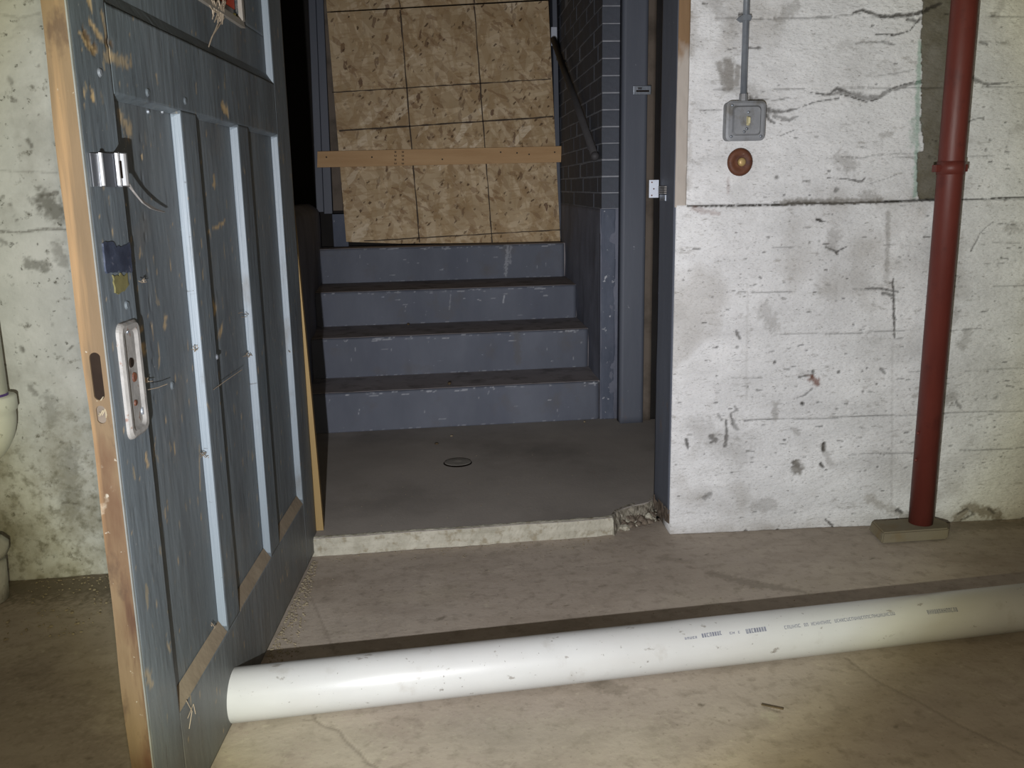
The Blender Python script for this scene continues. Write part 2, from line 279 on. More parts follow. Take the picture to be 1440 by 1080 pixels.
# value noise on arrays
def vnoise(x, y, seed=0):
    r = np.random.RandomState(seed); tab = r.rand(256, 256)
    xi = np.floor(x).astype(int); yi = np.floor(y).astype(int); fx = x-xi; fy = y-yi
    fx = fx*fx*(3-2*fx); fy = fy*fy*(3-2*fy)
    a = tab[xi % 256, yi % 256]; b = tab[(xi+1) % 256, yi % 256]; c = tab[xi % 256, (yi+1) % 256]; d = tab[(xi+1) % 256, (yi+1) % 256]
    return (a*(1-fx)+b*fx)*(1-fy)+(c*(1-fx)+d*fx)*fy
def fbm(x, y, seed=0, o=4):
    s = 0; a = .5; t_ = 0
    for k in range(o):
        s = s+a*vnoise(x*2**k+17.3*k, y*2**k+5.1*k, seed+k); t_ += a; a *= .55
    return s/t_
def stroke(S, Z, out, pts, w, val=1.0, jag=.6, sx=1.0):
    """raise `out` to val within w of the polyline; w may taper [w0, w1, ...]"""
    pts = np.array(pts, float)
    ws = np.array(w if isinstance(w, (list, tuple)) else [w]*len(pts), float)
    if len(pts) == 1:
        pts = np.vstack([pts, pts+1e-5]); ws = np.array([ws[0], ws[0]])
    pad = ws.max()*2.2+.002
    bb = (S > pts[:, 0].min()-pad) & (S < pts[:, 0].max()+pad) & (Z > pts[:, 1].min()-pad) & (Z < pts[:, 1].max()+pad)
    if not bb.any(): return
    s = S[bb]; z = Z[bb]; best = np.full(s.shape, -9.0)
    nz = fbm(s*140, z*140, 5, 2)-.5
    for i in range(len(pts)-1):
        a = pts[i]; d = pts[i+1]-a; L2 = max(d@d, 1e-12)
        tt = np.clip(((s-a[0])*d[0]+(z-a[1])*d[1])/L2, 0, 1)
        dist = np.hypot(s-(a[0]+tt*d[0]), z-(a[1]+tt*d[1])); ww = ws[i]+(ws[i+1]-ws[i])*tt
        best = np.maximum(best, 1-(dist+nz*ww*jag*2)/np.maximum(ww, 1e-4))
    v = np.clip(best*1.6, 0, 1)*val
    o = out[bb]; out[bb] = np.maximum(o, v)

def relief(name, O, U, V, Nn, us, vs, depth, fn, m, parent=None, back=True):
    """slab with a finely gridded face: point = O + u U + v V + h N; fn(u,v)-> h, {attr: array}"""
    O, U, V, Nn = [np.array(a, float) for a in (O, U, V, Nn)]
    nu, nv = len(us), len(vs)
    S, Z = np.meshgrid(us, vs, indexing='ij')
    h, at = fn(S, Z)
    P = O+S[..., None]*U+Z[..., None]*V+h[..., None]*Nn
    verts = P.reshape(-1, 3)
    idx = np.arange(nu*nv).reshape(nu, nv)
    q = np.stack([idx[:-1, :-1], idx[1:, :-1], idx[1:, 1:], idx[:-1, 1:]], -1).reshape(-1, 4)
    if np.dot(np.cross(U, V), Nn) < 0: q = q[:, ::-1]
    # skirt
    loop = np.concatenate([idx[:, 0], idx[-1, 1:], idx[-2::-1, -1], idx[0, -2:0:-1]])
    nb = len(loop); base = nu*nv
    uf, vf = S.reshape(-1)[loop], Z.reshape(-1)[loop]
    bp = O+uf[:, None]*U+vf[:, None]*V-depth*Nn
    verts = np.vstack([verts, bp])
    j = (np.arange(nb)+1) % nb
    sk = np.stack([loop, base+np.arange(nb), base+j, loop[j]], -1)
    if np.dot(np.cross(U, V), Nn) < 0: sk = sk[:, ::-1]
    quads = np.vstack([q, sk])
    me = bpy.data.meshes.new(name)
    me.vertices.add(len(verts)); me.vertices.foreach_set('co', verts.reshape(-1))
    nq = len(quads); extra = nb
    me.loops.add(nq*4+extra); me.loops.foreach_set('vertex_index', np.concatenate([quads.reshape(-1), base+np.arange(nb)[::-1]]))
    me.polygons.add(nq+1); me.polygons.foreach_set('loop_start', np.concatenate([np.arange(nq)*4, [nq*4]]))
    me.update(calc_edges=True); me.validate()
    for k, a in at.items():
        v = np.concatenate([a.reshape(-1), np.zeros(nb)]).astype(np.float32)
        me.attributes.new(k, 'FLOAT', 'POINT').data.foreach_set('value', v)
    return link(name, me, m, parent)
def arr(a, b, st):
    return np.linspace(a, b, max(2, int(round((b-a)/st))+1))

# ---------------------------------------------------------------- SETTING: front wall to the right of the doorway
WA = np.array([.826, 2.527, 0.0]); WB = np.array([1.963, 2.452, 0.0]); WT = (WB-WA)/np.linalg.norm(WB-WA); WN = np.array([WT[1], -WT[0], 0])  # WN faces the room
def wpt(px, py):
    P = on_plane(px, py, WA, WN); return ((P-WA)@WT, P[2])
def wpl(*pts): return [wpt(*p) for p in pts]
def right_wall_fn(S, Z):
    z0 = np.zeros_like(S); crack = z0.copy(); grime = z0.copy(); soft = z0.copy(); rust = z0.copy(); green = z0.copy(); bare = z0.copy()
    h = (fbm(S*5, Z*9, 1)-.5)*.010+(fbm(S*40, Z*70, 9)-.5)*.0022
    # board-form lines
    for i, (zz, a, k) in enumerate([(.232, .55, .7), (.352, .22, .9), (.485, .0, .25), (.610, .3, .7), (.738, .1, .5), (.865, .2, .3), (1.115, .4, .25), (1.305, .1, .7), (1.425, .5, .3), (1.492, .1, .6)]):
        n = 30; xs = np.linspace(a, 2.6, n); seg = RNG.rand(n)
        for j in range(n-1):
            if seg[j] < .35+k*.62 and xs[j] < 1.3:
                stroke(S, Z, crack, [(xs[j], zz+.002*math.sin(j*1.7)), (xs[j+1], zz+.002*math.sin(j*1.7+1.7))], .0020+.0012*seg[j], .38+.42*k*RNG.rand())
        h += -.0012*np.exp(-((Z-zz)/.003)**2)*k + (.0012*((i % 2)*2-1))*(1/(1+np.exp(-(Z-zz)/.003)))
    # the ledge crack
    led = wpl((966, 290), (1035, 289), (1100, 288), (1115, 285), (1160, 286), (1240, 284), (1300, 281), (1375, 280), (1440, 277), (1500, 275))
    stroke(S, Z, crack, led, [.003, .003, .004, .007, .005, .004, .004, .003, .003, .003], 1.0)
    stroke(S, Z, soft, [(p[0], p[1]+.006) for p in led[2:6]], .009, .8)
    h += np.where(Z < .990, .009, 0)
    C = [([(1047, 27), (1127, 25), (1200, 20)], .0018, .55), ([(1200, 18), (1213, 14), (1243, 23), (1277, 21), (1297, 17), (1327, 3)], [.003, .005, .006, .008, .007, .006], .9),
         ([(1277, 27), (1290, 30), (1295, 25)], .006, .7),
         ([(1232, 48), (1260, 49), (1280, 43), (1295, 25)], [.001, .003, .002, .002], .95), ([(1240, 58), (1250, 60), (1258, 63)], .004, .6),
         ([(1047, 68), (1070, 67)], .004, .8), ([(1020, 71), (1036, 67)], .002, .7), ([(1040, 20), (1052, 18)], .004, .9), ([(1015, 25), (1037, 25)], .002, .5),
         ([(1140, 130), (1167, 133), (1178, 124), (1197, 131)], [.002, .004, .007, .003], .85), ([(1165, 134), (1182, 129), (1200, 133), (1222, 138), (1237, 137), (1253, 126), (1273, 121), (1297, 115)], [.002, .008, .010, .012, .008, .008, .007, .004], .62),
         ([(1180, 132), (1197, 136), (1220, 143), (1237, 139)], [.002, .002, .003, .002], .95), ([(1297, 113), (1273, 118), (1253, 125)], .0022, .9),
         ([(1130, 149), (1147, 143), (1180, 138)], [.002, .002, .003], .85), ([(1360, 105), (1373, 112), (1390, 119), (1427, 115)], [.010, .007, .005, .002], .7),
         ([(1357, 175), (1370, 168), (1385, 165)], .003, .7), ([(1057, 140), (1073, 148), (1085, 157), (1100, 157), (1125, 152)], [.012, .012, .010, .006, .002], .8),
         ([(1073, 155), (1085, 170), (1090, 173)], [.008, .006, .003], .8), ([(1088, 162), (1110, 168), (1124, 163)], [.007, .007, .002], .6), ([(1057, 138), (1090, 141), (1110, 137)], .002, .6),
         ([(1097, 191), (1117, 183)], .002, .7), ([(1112, 238), (1130, 238)], .0015, .8), ([(1163, 250), (1193, 252), (1213, 255), (1217, 250)], [.0012, .0025, .004, .002], .8),
         ([(1225, 258), (1250, 250), (1262, 245)], .0015, .5), ([(1210, 222), (1235, 217), (1290, 216)], [.001, .0025, .002], .45), ([(1230, 107), (1260, 103), (1285, 98)], .002, .4),
         ([(1365, 352), (1377, 327), (1393, 313), (1433, 317)], [.003, .001, .0015, .0015], .7), ([(1160, 347), (1175, 354), (1190, 346)], [.003, .004, .002], .85), ([(1172, 352), (1176, 358)], .003, .9),
         ([(1147, 308), (1155, 311)], .005, .95), ([(1152, 310), (1162, 312)], .002, .8), ([(1215, 405), (1235, 405), (1262, 410)], [.002, .005, .003], .8), ([(1255, 392), (1256, 440), (1257, 475)], [.003, .005, .003], .85),
         ([(1240, 412), (1256, 415)], .006, .7), ([(985, 155), (1015, 154)], .002, .5), ([(1350, 48), (1372, 46)], .004, .8), ([(1380, 58), (1388, 62)], .006, .6),
         ([(1157, 624), (1157, 631)], .009, 1.0), ([(1153, 652), (1156, 655)], .007, .9), ([(1127, 567)], .007, .95), ([(1190, 567)], .006, .8), ([(1176, 574)], .006, .5),
         ([(1088, 509)], .006, .8), ([(1150, 599), (1155, 599)], .003, .8), ([(1237, 518), (1243, 524)], .006, .6), ([(1178, 523)], .006, .8), ([(1217, 517)], .004, .8),
         ([(1343, 565), (1350, 572)], .009, .55), ([(1385, 557)], .006, .5), ([(1399, 558)], .010, .45), ([(1000, 613), (1005, 618), (999, 622)], [.010, .010, .006], .75), ([(965, 618), (967, 630)], [.008, .003], .85),
         ([(1032, 571), (1036, 576), (1026, 580)], [.006, .005, .003], .55), ([(1020, 590), (1021, 612), (1019, 626)], [.004, .006, .008], .75), ([(1030, 592), (1036, 603)], .008, .55), ([(1026, 582), (1030, 596)], .006, .7),
         ([(1010, 583), (1014, 589)], .005, .5), ([(990, 698), (997, 694)], .010, .5), ([(1216, 660)], .006, .6), ([(1143, 522), (1142, 530)], .006, .8), ([(1122, 530), (1140, 526)], .003, .7), ([(1115, 560), (1130, 555), (1142, 545)], [.001, .003, .004], .6),
         ([(1034, 465), (1040, 475)], .006, .7), ([(1036, 488)], .006, .6), ([(1160, 730), (1170, 738), (1168, 744)], [.004, .004, .006], .8), ([(1043, 750), (1048, 744)], .005, .6), ([(1088, 748), (1092, 744)], .005, .7),
         ([(1260, 716), (1266, 720)], .008, .8), ([(1093, 249)], .008, .7), ([(1177, 267)], .009, .6), ([(1387, 210)], .006, .6), ([(1393, 196)], .006, .6), ([(1391, 228), (1396, 227)], .004, .8),
         ([(1372, 460)], .004, .5)]
    for pts, w, v in C:
        stroke(S, Z, crack, wpl(*pts), w, v)
    stroke(S, Z, soft, wpl((1012, 90), (1018, 115), (1036, 118), (1038, 95)), .014, .8, .3)
    stroke(S, Z, soft, wpl((1024, 90), (1026, 120)), .026, .9, .3)
    stroke(S, Z, soft, wpl((1215, 275), (1228, 277)), .022, .5); stroke(S, Z, soft, wpl((1100, 286), (1230, 283)), .008, .7)
    stroke(S, Z, soft, wpl((1000, 0), (1030, 40)), .03, .35); stroke(S, Z, soft, wpl((1118, 650), (1121, 660)), .020, .9); stroke(S, Z, crack, wpl((1116, 650), (1122, 655)), .009, .6)
    stroke(S, Z, soft, wpl((1247, 300), (1246, 380)), .010, .5); stroke(S, Z, soft, wpl((1050, 400), (1048, 560)), .005, .18); stroke(S, Z, soft, wpl((1253, 480), (1252, 720)), .005, .2)
    stroke(S, Z, soft, wpl((975, 600), (1040, 640)), .05, .25); stroke(S, Z, rust, wpl((1140, 531), (1147, 537)), .014, .9); stroke(S, Z, rust, wpl((1024, 250), (1024, 270)), .006, .3)
    stroke(S, Z, rust, wpl((972, 293), (1010, 300)), .010, .4); stroke(S, Z, grime, wpl((1345, 728), (1360, 712), (1395, 720), (1400, 728)), .022, .9); stroke(S, Z, grime, wpl((1220, 700), (1275, 728)), .02, .5)
    stroke(S, Z, crack, wpl((1345, 722), (1358, 714), (1368, 722), (1350, 730)), .004, .6); stroke(S, Z, crack, wpl((1388, 715), (1396, 720)), .006, .6)
    stroke(S, Z, green, wpl((1294, 60), (1292, 120), (1290, 200), (1287, 275)), .010, .9); stroke(S, Z, green, wpl((1290, 165), (1286, 200)), .02, .6)
    # unpainted vertical strip beside the red pipe, slightly recessed
    ll = [wpt(*p) for p in [(1300, -30), (1297, 55), (1298, 112), (1297, 160), (1296, 164), (1300, 205), (1299, 212), (1291, 214), (1290, 262), (1294, 279)]]
    zz = np.array([p[1] for p in ll])[::-1]; tt = np.array([p[0] for p in ll])[::-1]
    rr0 = wpt(1352, -30)[0]; left = np.interp(Z, zz, tt)+(fbm(Z*60, S*0, 3)-.5)*.008
    rec = ((S > left) & (S < rr0-.006) & (Z > .992)).astype(float)
    bare[:] = rec*(.85+.15*fbm(S*30, Z*30, 8)); h -= rec*.012
    # many short horizontal pits left by the form boards
    n = 520
    for i in range(n):
        a = RNG.rand()*1.28; b = RNG.rand()*1.6
        if RNG.rand() < .45: b = .15+RNG.rand()*.75
        l = (.002+RNG.rand()**3*.022); stroke(S, Z, crack, [(a, b), (a+l, b+RNG.uniform(-.2, .2)*l)], .0014+.002*RNG.rand()**2, .35+.5*RNG.rand())
    for i in range(26):
        a = RNG.rand()*1.25; b = RNG.rand()*1.6; stroke(S, Z, soft, [(a, b), (a+RNG.uniform(-.05, .05), b+RNG.uniform(-.06, .02))], .01+.02*RNG.rand(), .25+.25*RNG.rand())
    grime += np.clip(1-Z/.05, 0, 1)*fbm(S*25, Z*25, 4)*.8
    grime += np.clip((fbm(S*4, Z*4, 31)-.62)*3, 0, .35)
    # dirty edge along the old casing
    grime += np.clip(1-(S-.02)/.03, 0, 1)*(Z > .99)*np.clip((fbm(S*60, Z*22, 77)-.45)*4, 0, .8)
    h -= crack*.005+soft*.0015
    return h, dict(crack=crack, grime=np.clip(grime, 0, 1), soft=soft, rust=rust, green=green, bare=bare)
us = np.concatenate([arr(0, 1.26, .0034), [1.6, 2.6]]); vs = np.concatenate([arr(0, 1.60, .0034), [1.9, 2.5]])
wall_r = relief('wall_front_right', WA, WT, (0, 0, 1), WN, us, vs, .13, right_wall_fn, M['white_wall'])
tag(wall_r, 'white painted board-formed concrete wall with cracks, right of the doorway', 'wall', kind='structure')

# front wall to the left of the doorway
def left_wall_fn(S, Z):
    z0 = np.zeros_like(S); crack = z0.copy(); soft = z0.copy()
    h = (fbm(S*6, Z*8, 21)-.5)*.010+(fbm(S*50, Z*60, 29)-.5)*.003
    def p(px, py):
        P = on_y(px, py, 2.53); return (P[0], P[2])
    for pts, w, v in [([(0, 325), (30, 327), (60, 322), (98, 323)], .004, .8), ([(0, 20), (30, 24), (55, 18)], .004, .3), ([(0, 240), (80, 243)], .003, .35),
                      ([(38, 196), (44, 206)], .006, .8), ([(18, 140), (22, 142)], .008, .6), ([(12, 110), (16, 116)], .008, .5), ([(30, 490), (32, 494)], .007, .8), ([(58, 275), (80, 272)], .006, .6), ([(50, 280), (54, 290)], .005, .6),
                      ([(95, 493), (102, 487)], .003, .8), ([(0, 338), (8, 342)], .006, .6), ([(42, 545), (48, 552)], .012, .6)]:
        stroke(S, Z, crack, [p(*q) for q in pts], w, v)
    for pts, w, v in [([(62, 282), (80, 300)], .035, .9), ([(40, 370), (62, 375)], .02, .8), ([(80, 345), (88, 370)], .02, .6), ([(95, 640), (100, 720)], .04, .6), ([(70, 565), (75, 590)], .03, .5)]:
        stroke(S, Z, soft, [p(*q) for q in pts], w, v)
    grime = np.clip((.62-Z)/.35+(fbm(S*7, Z*7, 41)-.5)*1.4, 0, 1)
    for i in range(160):
        a = -1.2+RNG.rand()*.6; b = RNG.rand()*1.6; l = .003+RNG.rand()**3*.014; an = RNG.rand()*6.3
        stroke(S, Z, crack, [(a, b), (a+l*math.cos(an), b+l*math.sin(an))], .0018+.0025*RNG.rand()**2, .3+.5*RNG.rand())
    h -= crack*.005+soft*.003
    h += np.clip(1-Z/.05, 0, 1)*.012
    return h, dict(crack=crack, soft=soft, grime=grime)
us = np.concatenate([[-2.6, -1.6], arr(-1.22, -.62, .004), [-.45, -.290]]); vs = np.concatenate([arr(0, 1.65, .004), [1.9, 2.5]])
wall_l = relief('wall_front_left', (0, 2.53, 0), (1, 0, 0), (0, 0, 1), (0, -1, 0), us, vs, .13, left_wall_fn, M['raw_wall'])
tag(wall_l, 'bare grey concrete wall with mould at its foot, behind the open door', 'wall', kind='structure')

# basement floor
def floor_fn(S, Z):
    z0 = np.zeros_like(S); crack = z0.copy(); soft = z0.copy(); grime = z0.copy()
    h = (fbm(S*2.5, Z*2.5, 51)-.5)*.004
    def p(px, py):
        P = on_z(px, py); return (P[0], P[1])
    stroke(S, Z, crack, [p(*q) for q in [(441, 1000), (443, 1012), (454, 1020), (476, 1026), (485, 1040), (505, 1058), (520, 1075)]], .0042, 0.60, .25)
    stroke(S, Z, crack, [p(*q) for q in [(512, 1070), (530, 1078)]], .0042, 0.52, .25)
    stroke(S, Z, crack, [p(*q) for q in [(1190, 925), (1230, 955), (1290, 985), (1350, 1020), (1440, 1062)]], .0042, 0.45, .25)
    stroke(S, Z, crack, [p(*q) for q in [(438, 840), (455, 880), (470, 915)]], .0042, 0.38, .25)
    stroke(S, Z, crack, [p(*q) for q in [(1074, 992), (1096, 1000)]], .003, .8)
    stroke(S, Z, soft, [p(*q) for q in [(1080, 1005), (1085, 1008)]], .02, .7)
    stroke(S, Z, grime, [p(*q) for q in [(985, 990), (988, 991)]], .007, .9); stroke(S, Z, grime, [p(*q) for q in [(1260, 1022)]], .007, .9)
    stroke(S, Z, grime, [p(*q) for q in [(1000, 805), (1060, 822), (1130, 832)]], [.02, .035, .01], .45); stroke(S, Z, grime, [p(*q) for q in [(930, 785), (970, 790)]], .02, .3)
    stroke(S, Z, grime, [p(*q) for q in [(615, 872), (625, 868)]], .008, .7); stroke(S, Z, grime, [p(*q) for q in [(840, 962), (870, 970)]], .03, .4)
    stroke(S, Z, soft, [p(*q) for q in [(360, 1050), (420, 1010), (500, 1060)]], .10, .55); stroke(S, Z, soft, [p(*q) for q in [(620, 1040), (900, 1040)]], .10, .35)
    stroke(S, Z, grime, [(-1.2, 2.48), (-.8, 2.45), (-.45, 2.4)], .14, .8)
    stroke(S, Z, grime, [(-1.0, 1.9), (-.7, 1.6)], .25, .35)
    stroke(S, Z, grime, [(1.6, 2.42), (2.2, 2.40)], .05, .5)
    for i in range(150):
        a = RNG.uniform(-1, 1.9); b = RNG.uniform(1.2, 2.5); l = .002+RNG.rand()**3*.02; an = RNG.rand()*6.3
        stroke(S, Z, grime if i % 2 else soft, [(a, b), (a+l*math.cos(an), b+l*math.sin(an))], .002+.002*RNG.rand(), .3+.5*RNG.rand())
    h -= crack*.002
    fade = np.clip((Z-1.0)/.3, 0, 1); return np.minimum(h*fade, .0018)-.0005, dict(crack=crack, soft=soft, grime=grime)
us = np.concatenate([[-2.6, -1.8], arr(-1.3, 2.1, .0045), [3.2]]); vs = np.concatenate([[-2.6, -1, 0, .7], arr(1.1, 2.66, .0045)])
fl = relief('floor', (0, 0, 0), (1, 0, 0), (0, 1, 0), (0, 0, 1), us, vs, .15, floor_fn, M['floor'])
tag(fl, 'worn brown-grey concrete basement floor', 'floor', kind='structure')

# room closed behind the viewer and stairwell shell
for nm, a in [('wall_left', (-2.72, -2.6, -2.7, 2.66, 0, 2.5)), ('wall_right', (3.2, 3.32, -2.7, 2.66, 0, 2.5)), ('wall_back', (-2.72, 3.32, -2.82, -2.7, 0, 2.5))]:
    tag(box(nm, *a, M['raw_wall'], bev=0), kind='structure')
tag(box('ceiling', -2.72, 3.32, -2.82, 2.66, 2.5, 2.6, M['ceiling'], bev=0), kind='structure')
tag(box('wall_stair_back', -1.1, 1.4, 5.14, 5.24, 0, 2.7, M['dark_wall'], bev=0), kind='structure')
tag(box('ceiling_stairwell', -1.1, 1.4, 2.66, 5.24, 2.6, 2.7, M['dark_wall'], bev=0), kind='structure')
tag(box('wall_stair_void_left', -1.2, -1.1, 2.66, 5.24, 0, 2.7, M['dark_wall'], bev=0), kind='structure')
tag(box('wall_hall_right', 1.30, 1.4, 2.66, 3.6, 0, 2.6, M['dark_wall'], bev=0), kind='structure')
tag(box('wall_front_top', -.28, .86, 2.53, 2.66, 2.2, 2.5, M['white_wall'], bev=0), kind='structure')

# landing slab with broken front corner
FRONT = [(-.286, 2.540), (-.12, 2.536), (.05, 2.541), (.2, 2.537), (.36, 2.541), (.50, 2.538), (.60, 2.541), (.652, 2.548), (.675, 2.590), (.705, 2.618), (.742, 2.638), (.776, 2.650), (.80, 2.662), (.835, 2.700)]
land = empty('landing_slab', (0, 2.54, 0)); tag(land, 'raised grey concrete landing at the foot of the stairs, its right corner broken', 'landing', kind='structure')
def rel(o, e):
    o.matrix_parent_inverse = Matrix.Translation(e.location).inverted() if e.rotation_euler.z == 0 else e.matrix_basis.inverted(); return o
pts = [(x, y+.004) for x, y in FRONT]+[(1.30, 2.70), (1.30, 3.80), (-.50, 3.80), (-.50, 2.70), (-.286, 2.70)]
rel(poly_prism('slab', pts, .0, .055, M['landing'], land), land)
# pale worn nosing that follows the front edge
def nosing():
    P = []
    for i in range(len(FRONT)-1):
        a = np.array(FRONT[i]); b = np.array(FRONT[i+1]); k = max(2, int(np.linalg.norm(b-a)/.006))
        for j in range(k): P.append(a+(b-a)*j/k)
    P.append(np.array(FRONT[-1])); P = np.array(P)
    s = np.concatenate([[0], np.cumsum(np.linalg.norm(np.diff(P, axis=0), axis=1))])
    rows = [(.0, .000), (.012, .001), (.024, .0), (.036, .001), (.047, .000), (.0535, .003), (.0562, .009), (.0566, .018), (.054, .024)]
    V = []; brk = s > s[np.argmin(abs(P[:, 0]-.652))]
    for k, (z, d) in enumerate(rows):
        nn = (fbm(s*70, np.full_like(s, k*.8), 61)-.5)
        amp = np.where(brk, .020, .005)
        for i in range(len(P)):
            out = nn[i]*amp[i]
            taper = 1-.6*(k > 4)
            zt = z*(1.0 if not brk[i] else .9+.15*fbm(np.array([s[i]*30]), np.array([.5]), 62)[0])
            if brk[i] and k < 5: out -= (.02)*(1-k/5.0)
            V.append((P[i, 0], P[i, 1]+d+out*taper+.001, max(zt+(nn[i]*.003 if k > 3 else 0), 0)))
    n = len(P); F = []
    for k in range(len(rows)-1):
        for i in range(n-1):
            F.append((k*n+i, k*n+i+1, (k+1)*n+i+1, (k+1)*n+i))
    me = bpy.data.meshes.new('front_edge'); me.from_pydata(V, [], F); me.update()
    o = link('front_edge', me, [M['edge'], M['broken']], land)
    for q, f in enumerate(me.polygons): f.material_index = 1 if brk[q % (n-1)] else 0
    return o
ne = rel(nosing(), land); ne['label'] = 'pale chipped front edge of the landing'
# rubble in the broken corner
rub = empty('rubble', (.74, 2.60, 0)); tag(rub, 'small heap of broken concrete at the foot of the right door jamb', 'rubble')
for i in range(90):
    a = RNG.rand(); x = .69+.125*RNG.rand(); y = 2.560+(x-.66)*.32+RNG.rand()*.055; s = .003+.014*RNG.rand()**2
    if x > .79: s *= 1.3
    bm = bmesh.new(); bmesh.ops.create_icosphere(bm, subdivisions=1, radius=1.0)
    for v in bm.verts: v.co = Vector((v.co.x*s*random.uniform(.7, 1.2), v.co.y*s*random.uniform(.7, 1.2), v.co.z*s*random.uniform(.5, .9)))
    o = from_bm('stone', bm, M['stone'] if i % 4 else M['edge'], rub); o.location = (x-.74, y-2.60, s*.5+.001+max(0, (y-2.59))*.45*RNG.rand())
# ---------------------------------------------------------------- staircase: five concrete steps
st = empty('staircase', (.33, 3.72, .055)); tag(st, 'flight of blue-grey painted concrete steps with dusty treads rising to the boarded opening', 'stairs', kind='structure')
RIS = [(3.727, .055, .222), (4.050, .222, .4007), (4.423, .4007, .5657), (4.864, .5657, .7455)]
BACKY = 5.12
def xr(y): return .895+(y-3.71)*.0634      # face of the right stair wall
for i, (y, zb, zt) in enumerate(RIS):
    yb = RIS[i+1][0]+.02 if i < 3 else BACKY
    if i == 0: x1 = .889
    x1 = [.893, .916, .939, .966][i]
    def fn(S, Z, i=i, zb=zb, zt=zt, x1=x1):
        chip = np.zeros_like(S); H = zt-zb; grime = np.zeros_like(S)
        h = (fbm(S*5, Z*5, 70+i)-.5)*.005
        r = np.random.RandomState(100+i)
        for k in range(34):
            a = r.uniform(-.3, x1); l = .004+r.rand()**2*.035; b = zt-.004-r.rand()**2*.012
            stroke(S, Z, chip, [(a, b), (a+l*.5, b-.002*r.rand()), (a+l, b)], .0012+.0022*r.rand(), .35+.6*r.rand())
        for k in range(14):
            a = r.uniform(-.3, x1); b = r.uniform(zb+.01, zt-.02); l = .006+r.rand()*.035; an = r.choice([0, .1, 1.5, 1.6])
            stroke(S, Z, chip, [(a, b), (a+l*math.cos(an), b+l*math.sin(an)*.6)], .001+.0012*r.rand(), .3+.5*r.rand())
        for k in range(26):
            a = r.uniform(-.3, x1); stroke(S, Z, chip, [(a, zb+.004), (a+.02*r.rand(), zb+.004)], .0018, .5*r.rand())
        if i == 1:
            stroke(S, Z, grime, [(.58, zt), (.585, zb+.04)], .022, .9)
        if i == 3:
            stroke(S, Z, chip, [(.655, zt-.005), (.64, zb+.02)], .010, .5, 1.2); stroke(S, Z, chip, [(.67, zt-.01), (.665, zb+.08)], .006, .4, 1.2)
        if i == 2:
            stroke(S, Z, chip, [(.575, zt-.04), (.567, zt-.075)], .004, .8); stroke(S, Z, chip, [(.44, zt-.055), (.46, zt-.063)], .003, .8); stroke(S, Z, chip, [(.31, zt-.01), (.30, zt-.1)], .003, .35, 1.4)
        h -= chip*.001
        edge = np.clip((Z-(zt-.012))/.012, 0, 1); h -= edge**2*.006*(.6+.8*fbm(S*30, Z*0, 80+i))
        rc = np.clip((S-(x1-.02))/.02, 0, 1); h -= rc**2*.012
        return h, dict(chip=chip, grime=grime)
    us_ = arr(-.345, x1, .004); vs_ = arr(zb, zt, .004)
    o = rel(relief('riser', (0, y, 0), (1, 0, 0), (0, 0, 1), (0, -1, 0), us_, vs_, .02, fn, M['riser'], st), st)
    tx1 = min(xr((y+yb)/2)+.012, .975) if i < 3 else .974
    o = rel(box('tread', -.345, tx1, y+.016, yb, zb-.02 if i else .055, zt+.0015, M['dust'], st, bev=.001), st)

# right-hand stair wall: smooth concrete below, painted brick above
SW0 = np.array([.892, 3.705, 0]); SW1 = np.array([xr(5.10)+.002, 5.10, 0]); ST = (SW1-SW0)/np.linalg.norm(SW1-SW0); SN = np.array([-ST[1], ST[0], 0])
ZB = .955
sw = empty('wall_stair_right', tuple(SW0)); sw.rotation_euler = (0, 0, math.atan2(ST[1], ST[0])); tag(sw, 'dark painted stairwell wall, concrete below and brick above, right of the stairs', 'wall', kind='structure')
def pier_prof(): pass
LEN = float(np.linalg.norm(SW1-SW0))
TH = .068
# local frame: x along the wall into the stairwell, y towards the stairs (+)
def lowfn(S, Z):
    h = (fbm(S*6, Z*6, 91)-.5)*.012*np.clip(S/.1, 0, 1); return h, {}
relief('lower_wall', (0, 0, 0), (1, 0, 0), (0, 0, 1), (0, 1, 0), arr(.02, LEN, .02), arr(.0, ZB, .02), .09, lowfn, M['stair_wall'], sw)
def pierfn(S, Z):
    h = (fbm(S*18, Z*10, 95)-.5)*.010-.006*np.clip(1-np.minimum(S, TH-S)/.008, 0, 1); return h, {}
pf = relief('pier_face', (.018, 0, 0), (0, -1, 0), (0, 0, 1), (-1, 0, 0), arr(0, TH+.005, .004), arr(.055, ZB-.002, .004), .02, pierfn, M['pier'], sw)
box('mortar', .004, LEN, -.085, -.0015, ZB, 2.6, M['mortar'], sw, bev=0)
CH = .0655; BL = .205
bme = bpy.data.meshes.new('brick'); bm = bmesh.new(); add_box(bm, 0, BL-.007, -.086, 0, 0, CH-.0055, .003); bm.to_mesh(bme); bm.free(); bme.materials.append(M['brick'])
hme = bpy.data.meshes.new('brick'); bm = bmesh.new(); add_box(bm, 0, BL/2-.007, -.086, 0, 0, CH-.0055, .003); bm.to_mesh(hme); bm.free(); hme.materials.append(M['brick'])
for c in range(17):
    z = ZB+.002+c*CH; x = 0.0; first = (c % 2 == 1)
    while x < LEN-.03:
        half = first or (x+BL > LEN+.01); first = False
        o = bpy.data.objects.new('brick', hme if half else bme); COL.objects.link(o); o.parent = sw
        o.location = (x+RNG.uniform(-.001, .001), RNG.uniform(-.0012, .0015), z+RNG.uniform(-.001, .001)); o.rotation_euler = (0, 0, RNG.uniform(-.006, .006))
        x += BL/2 if half else BL
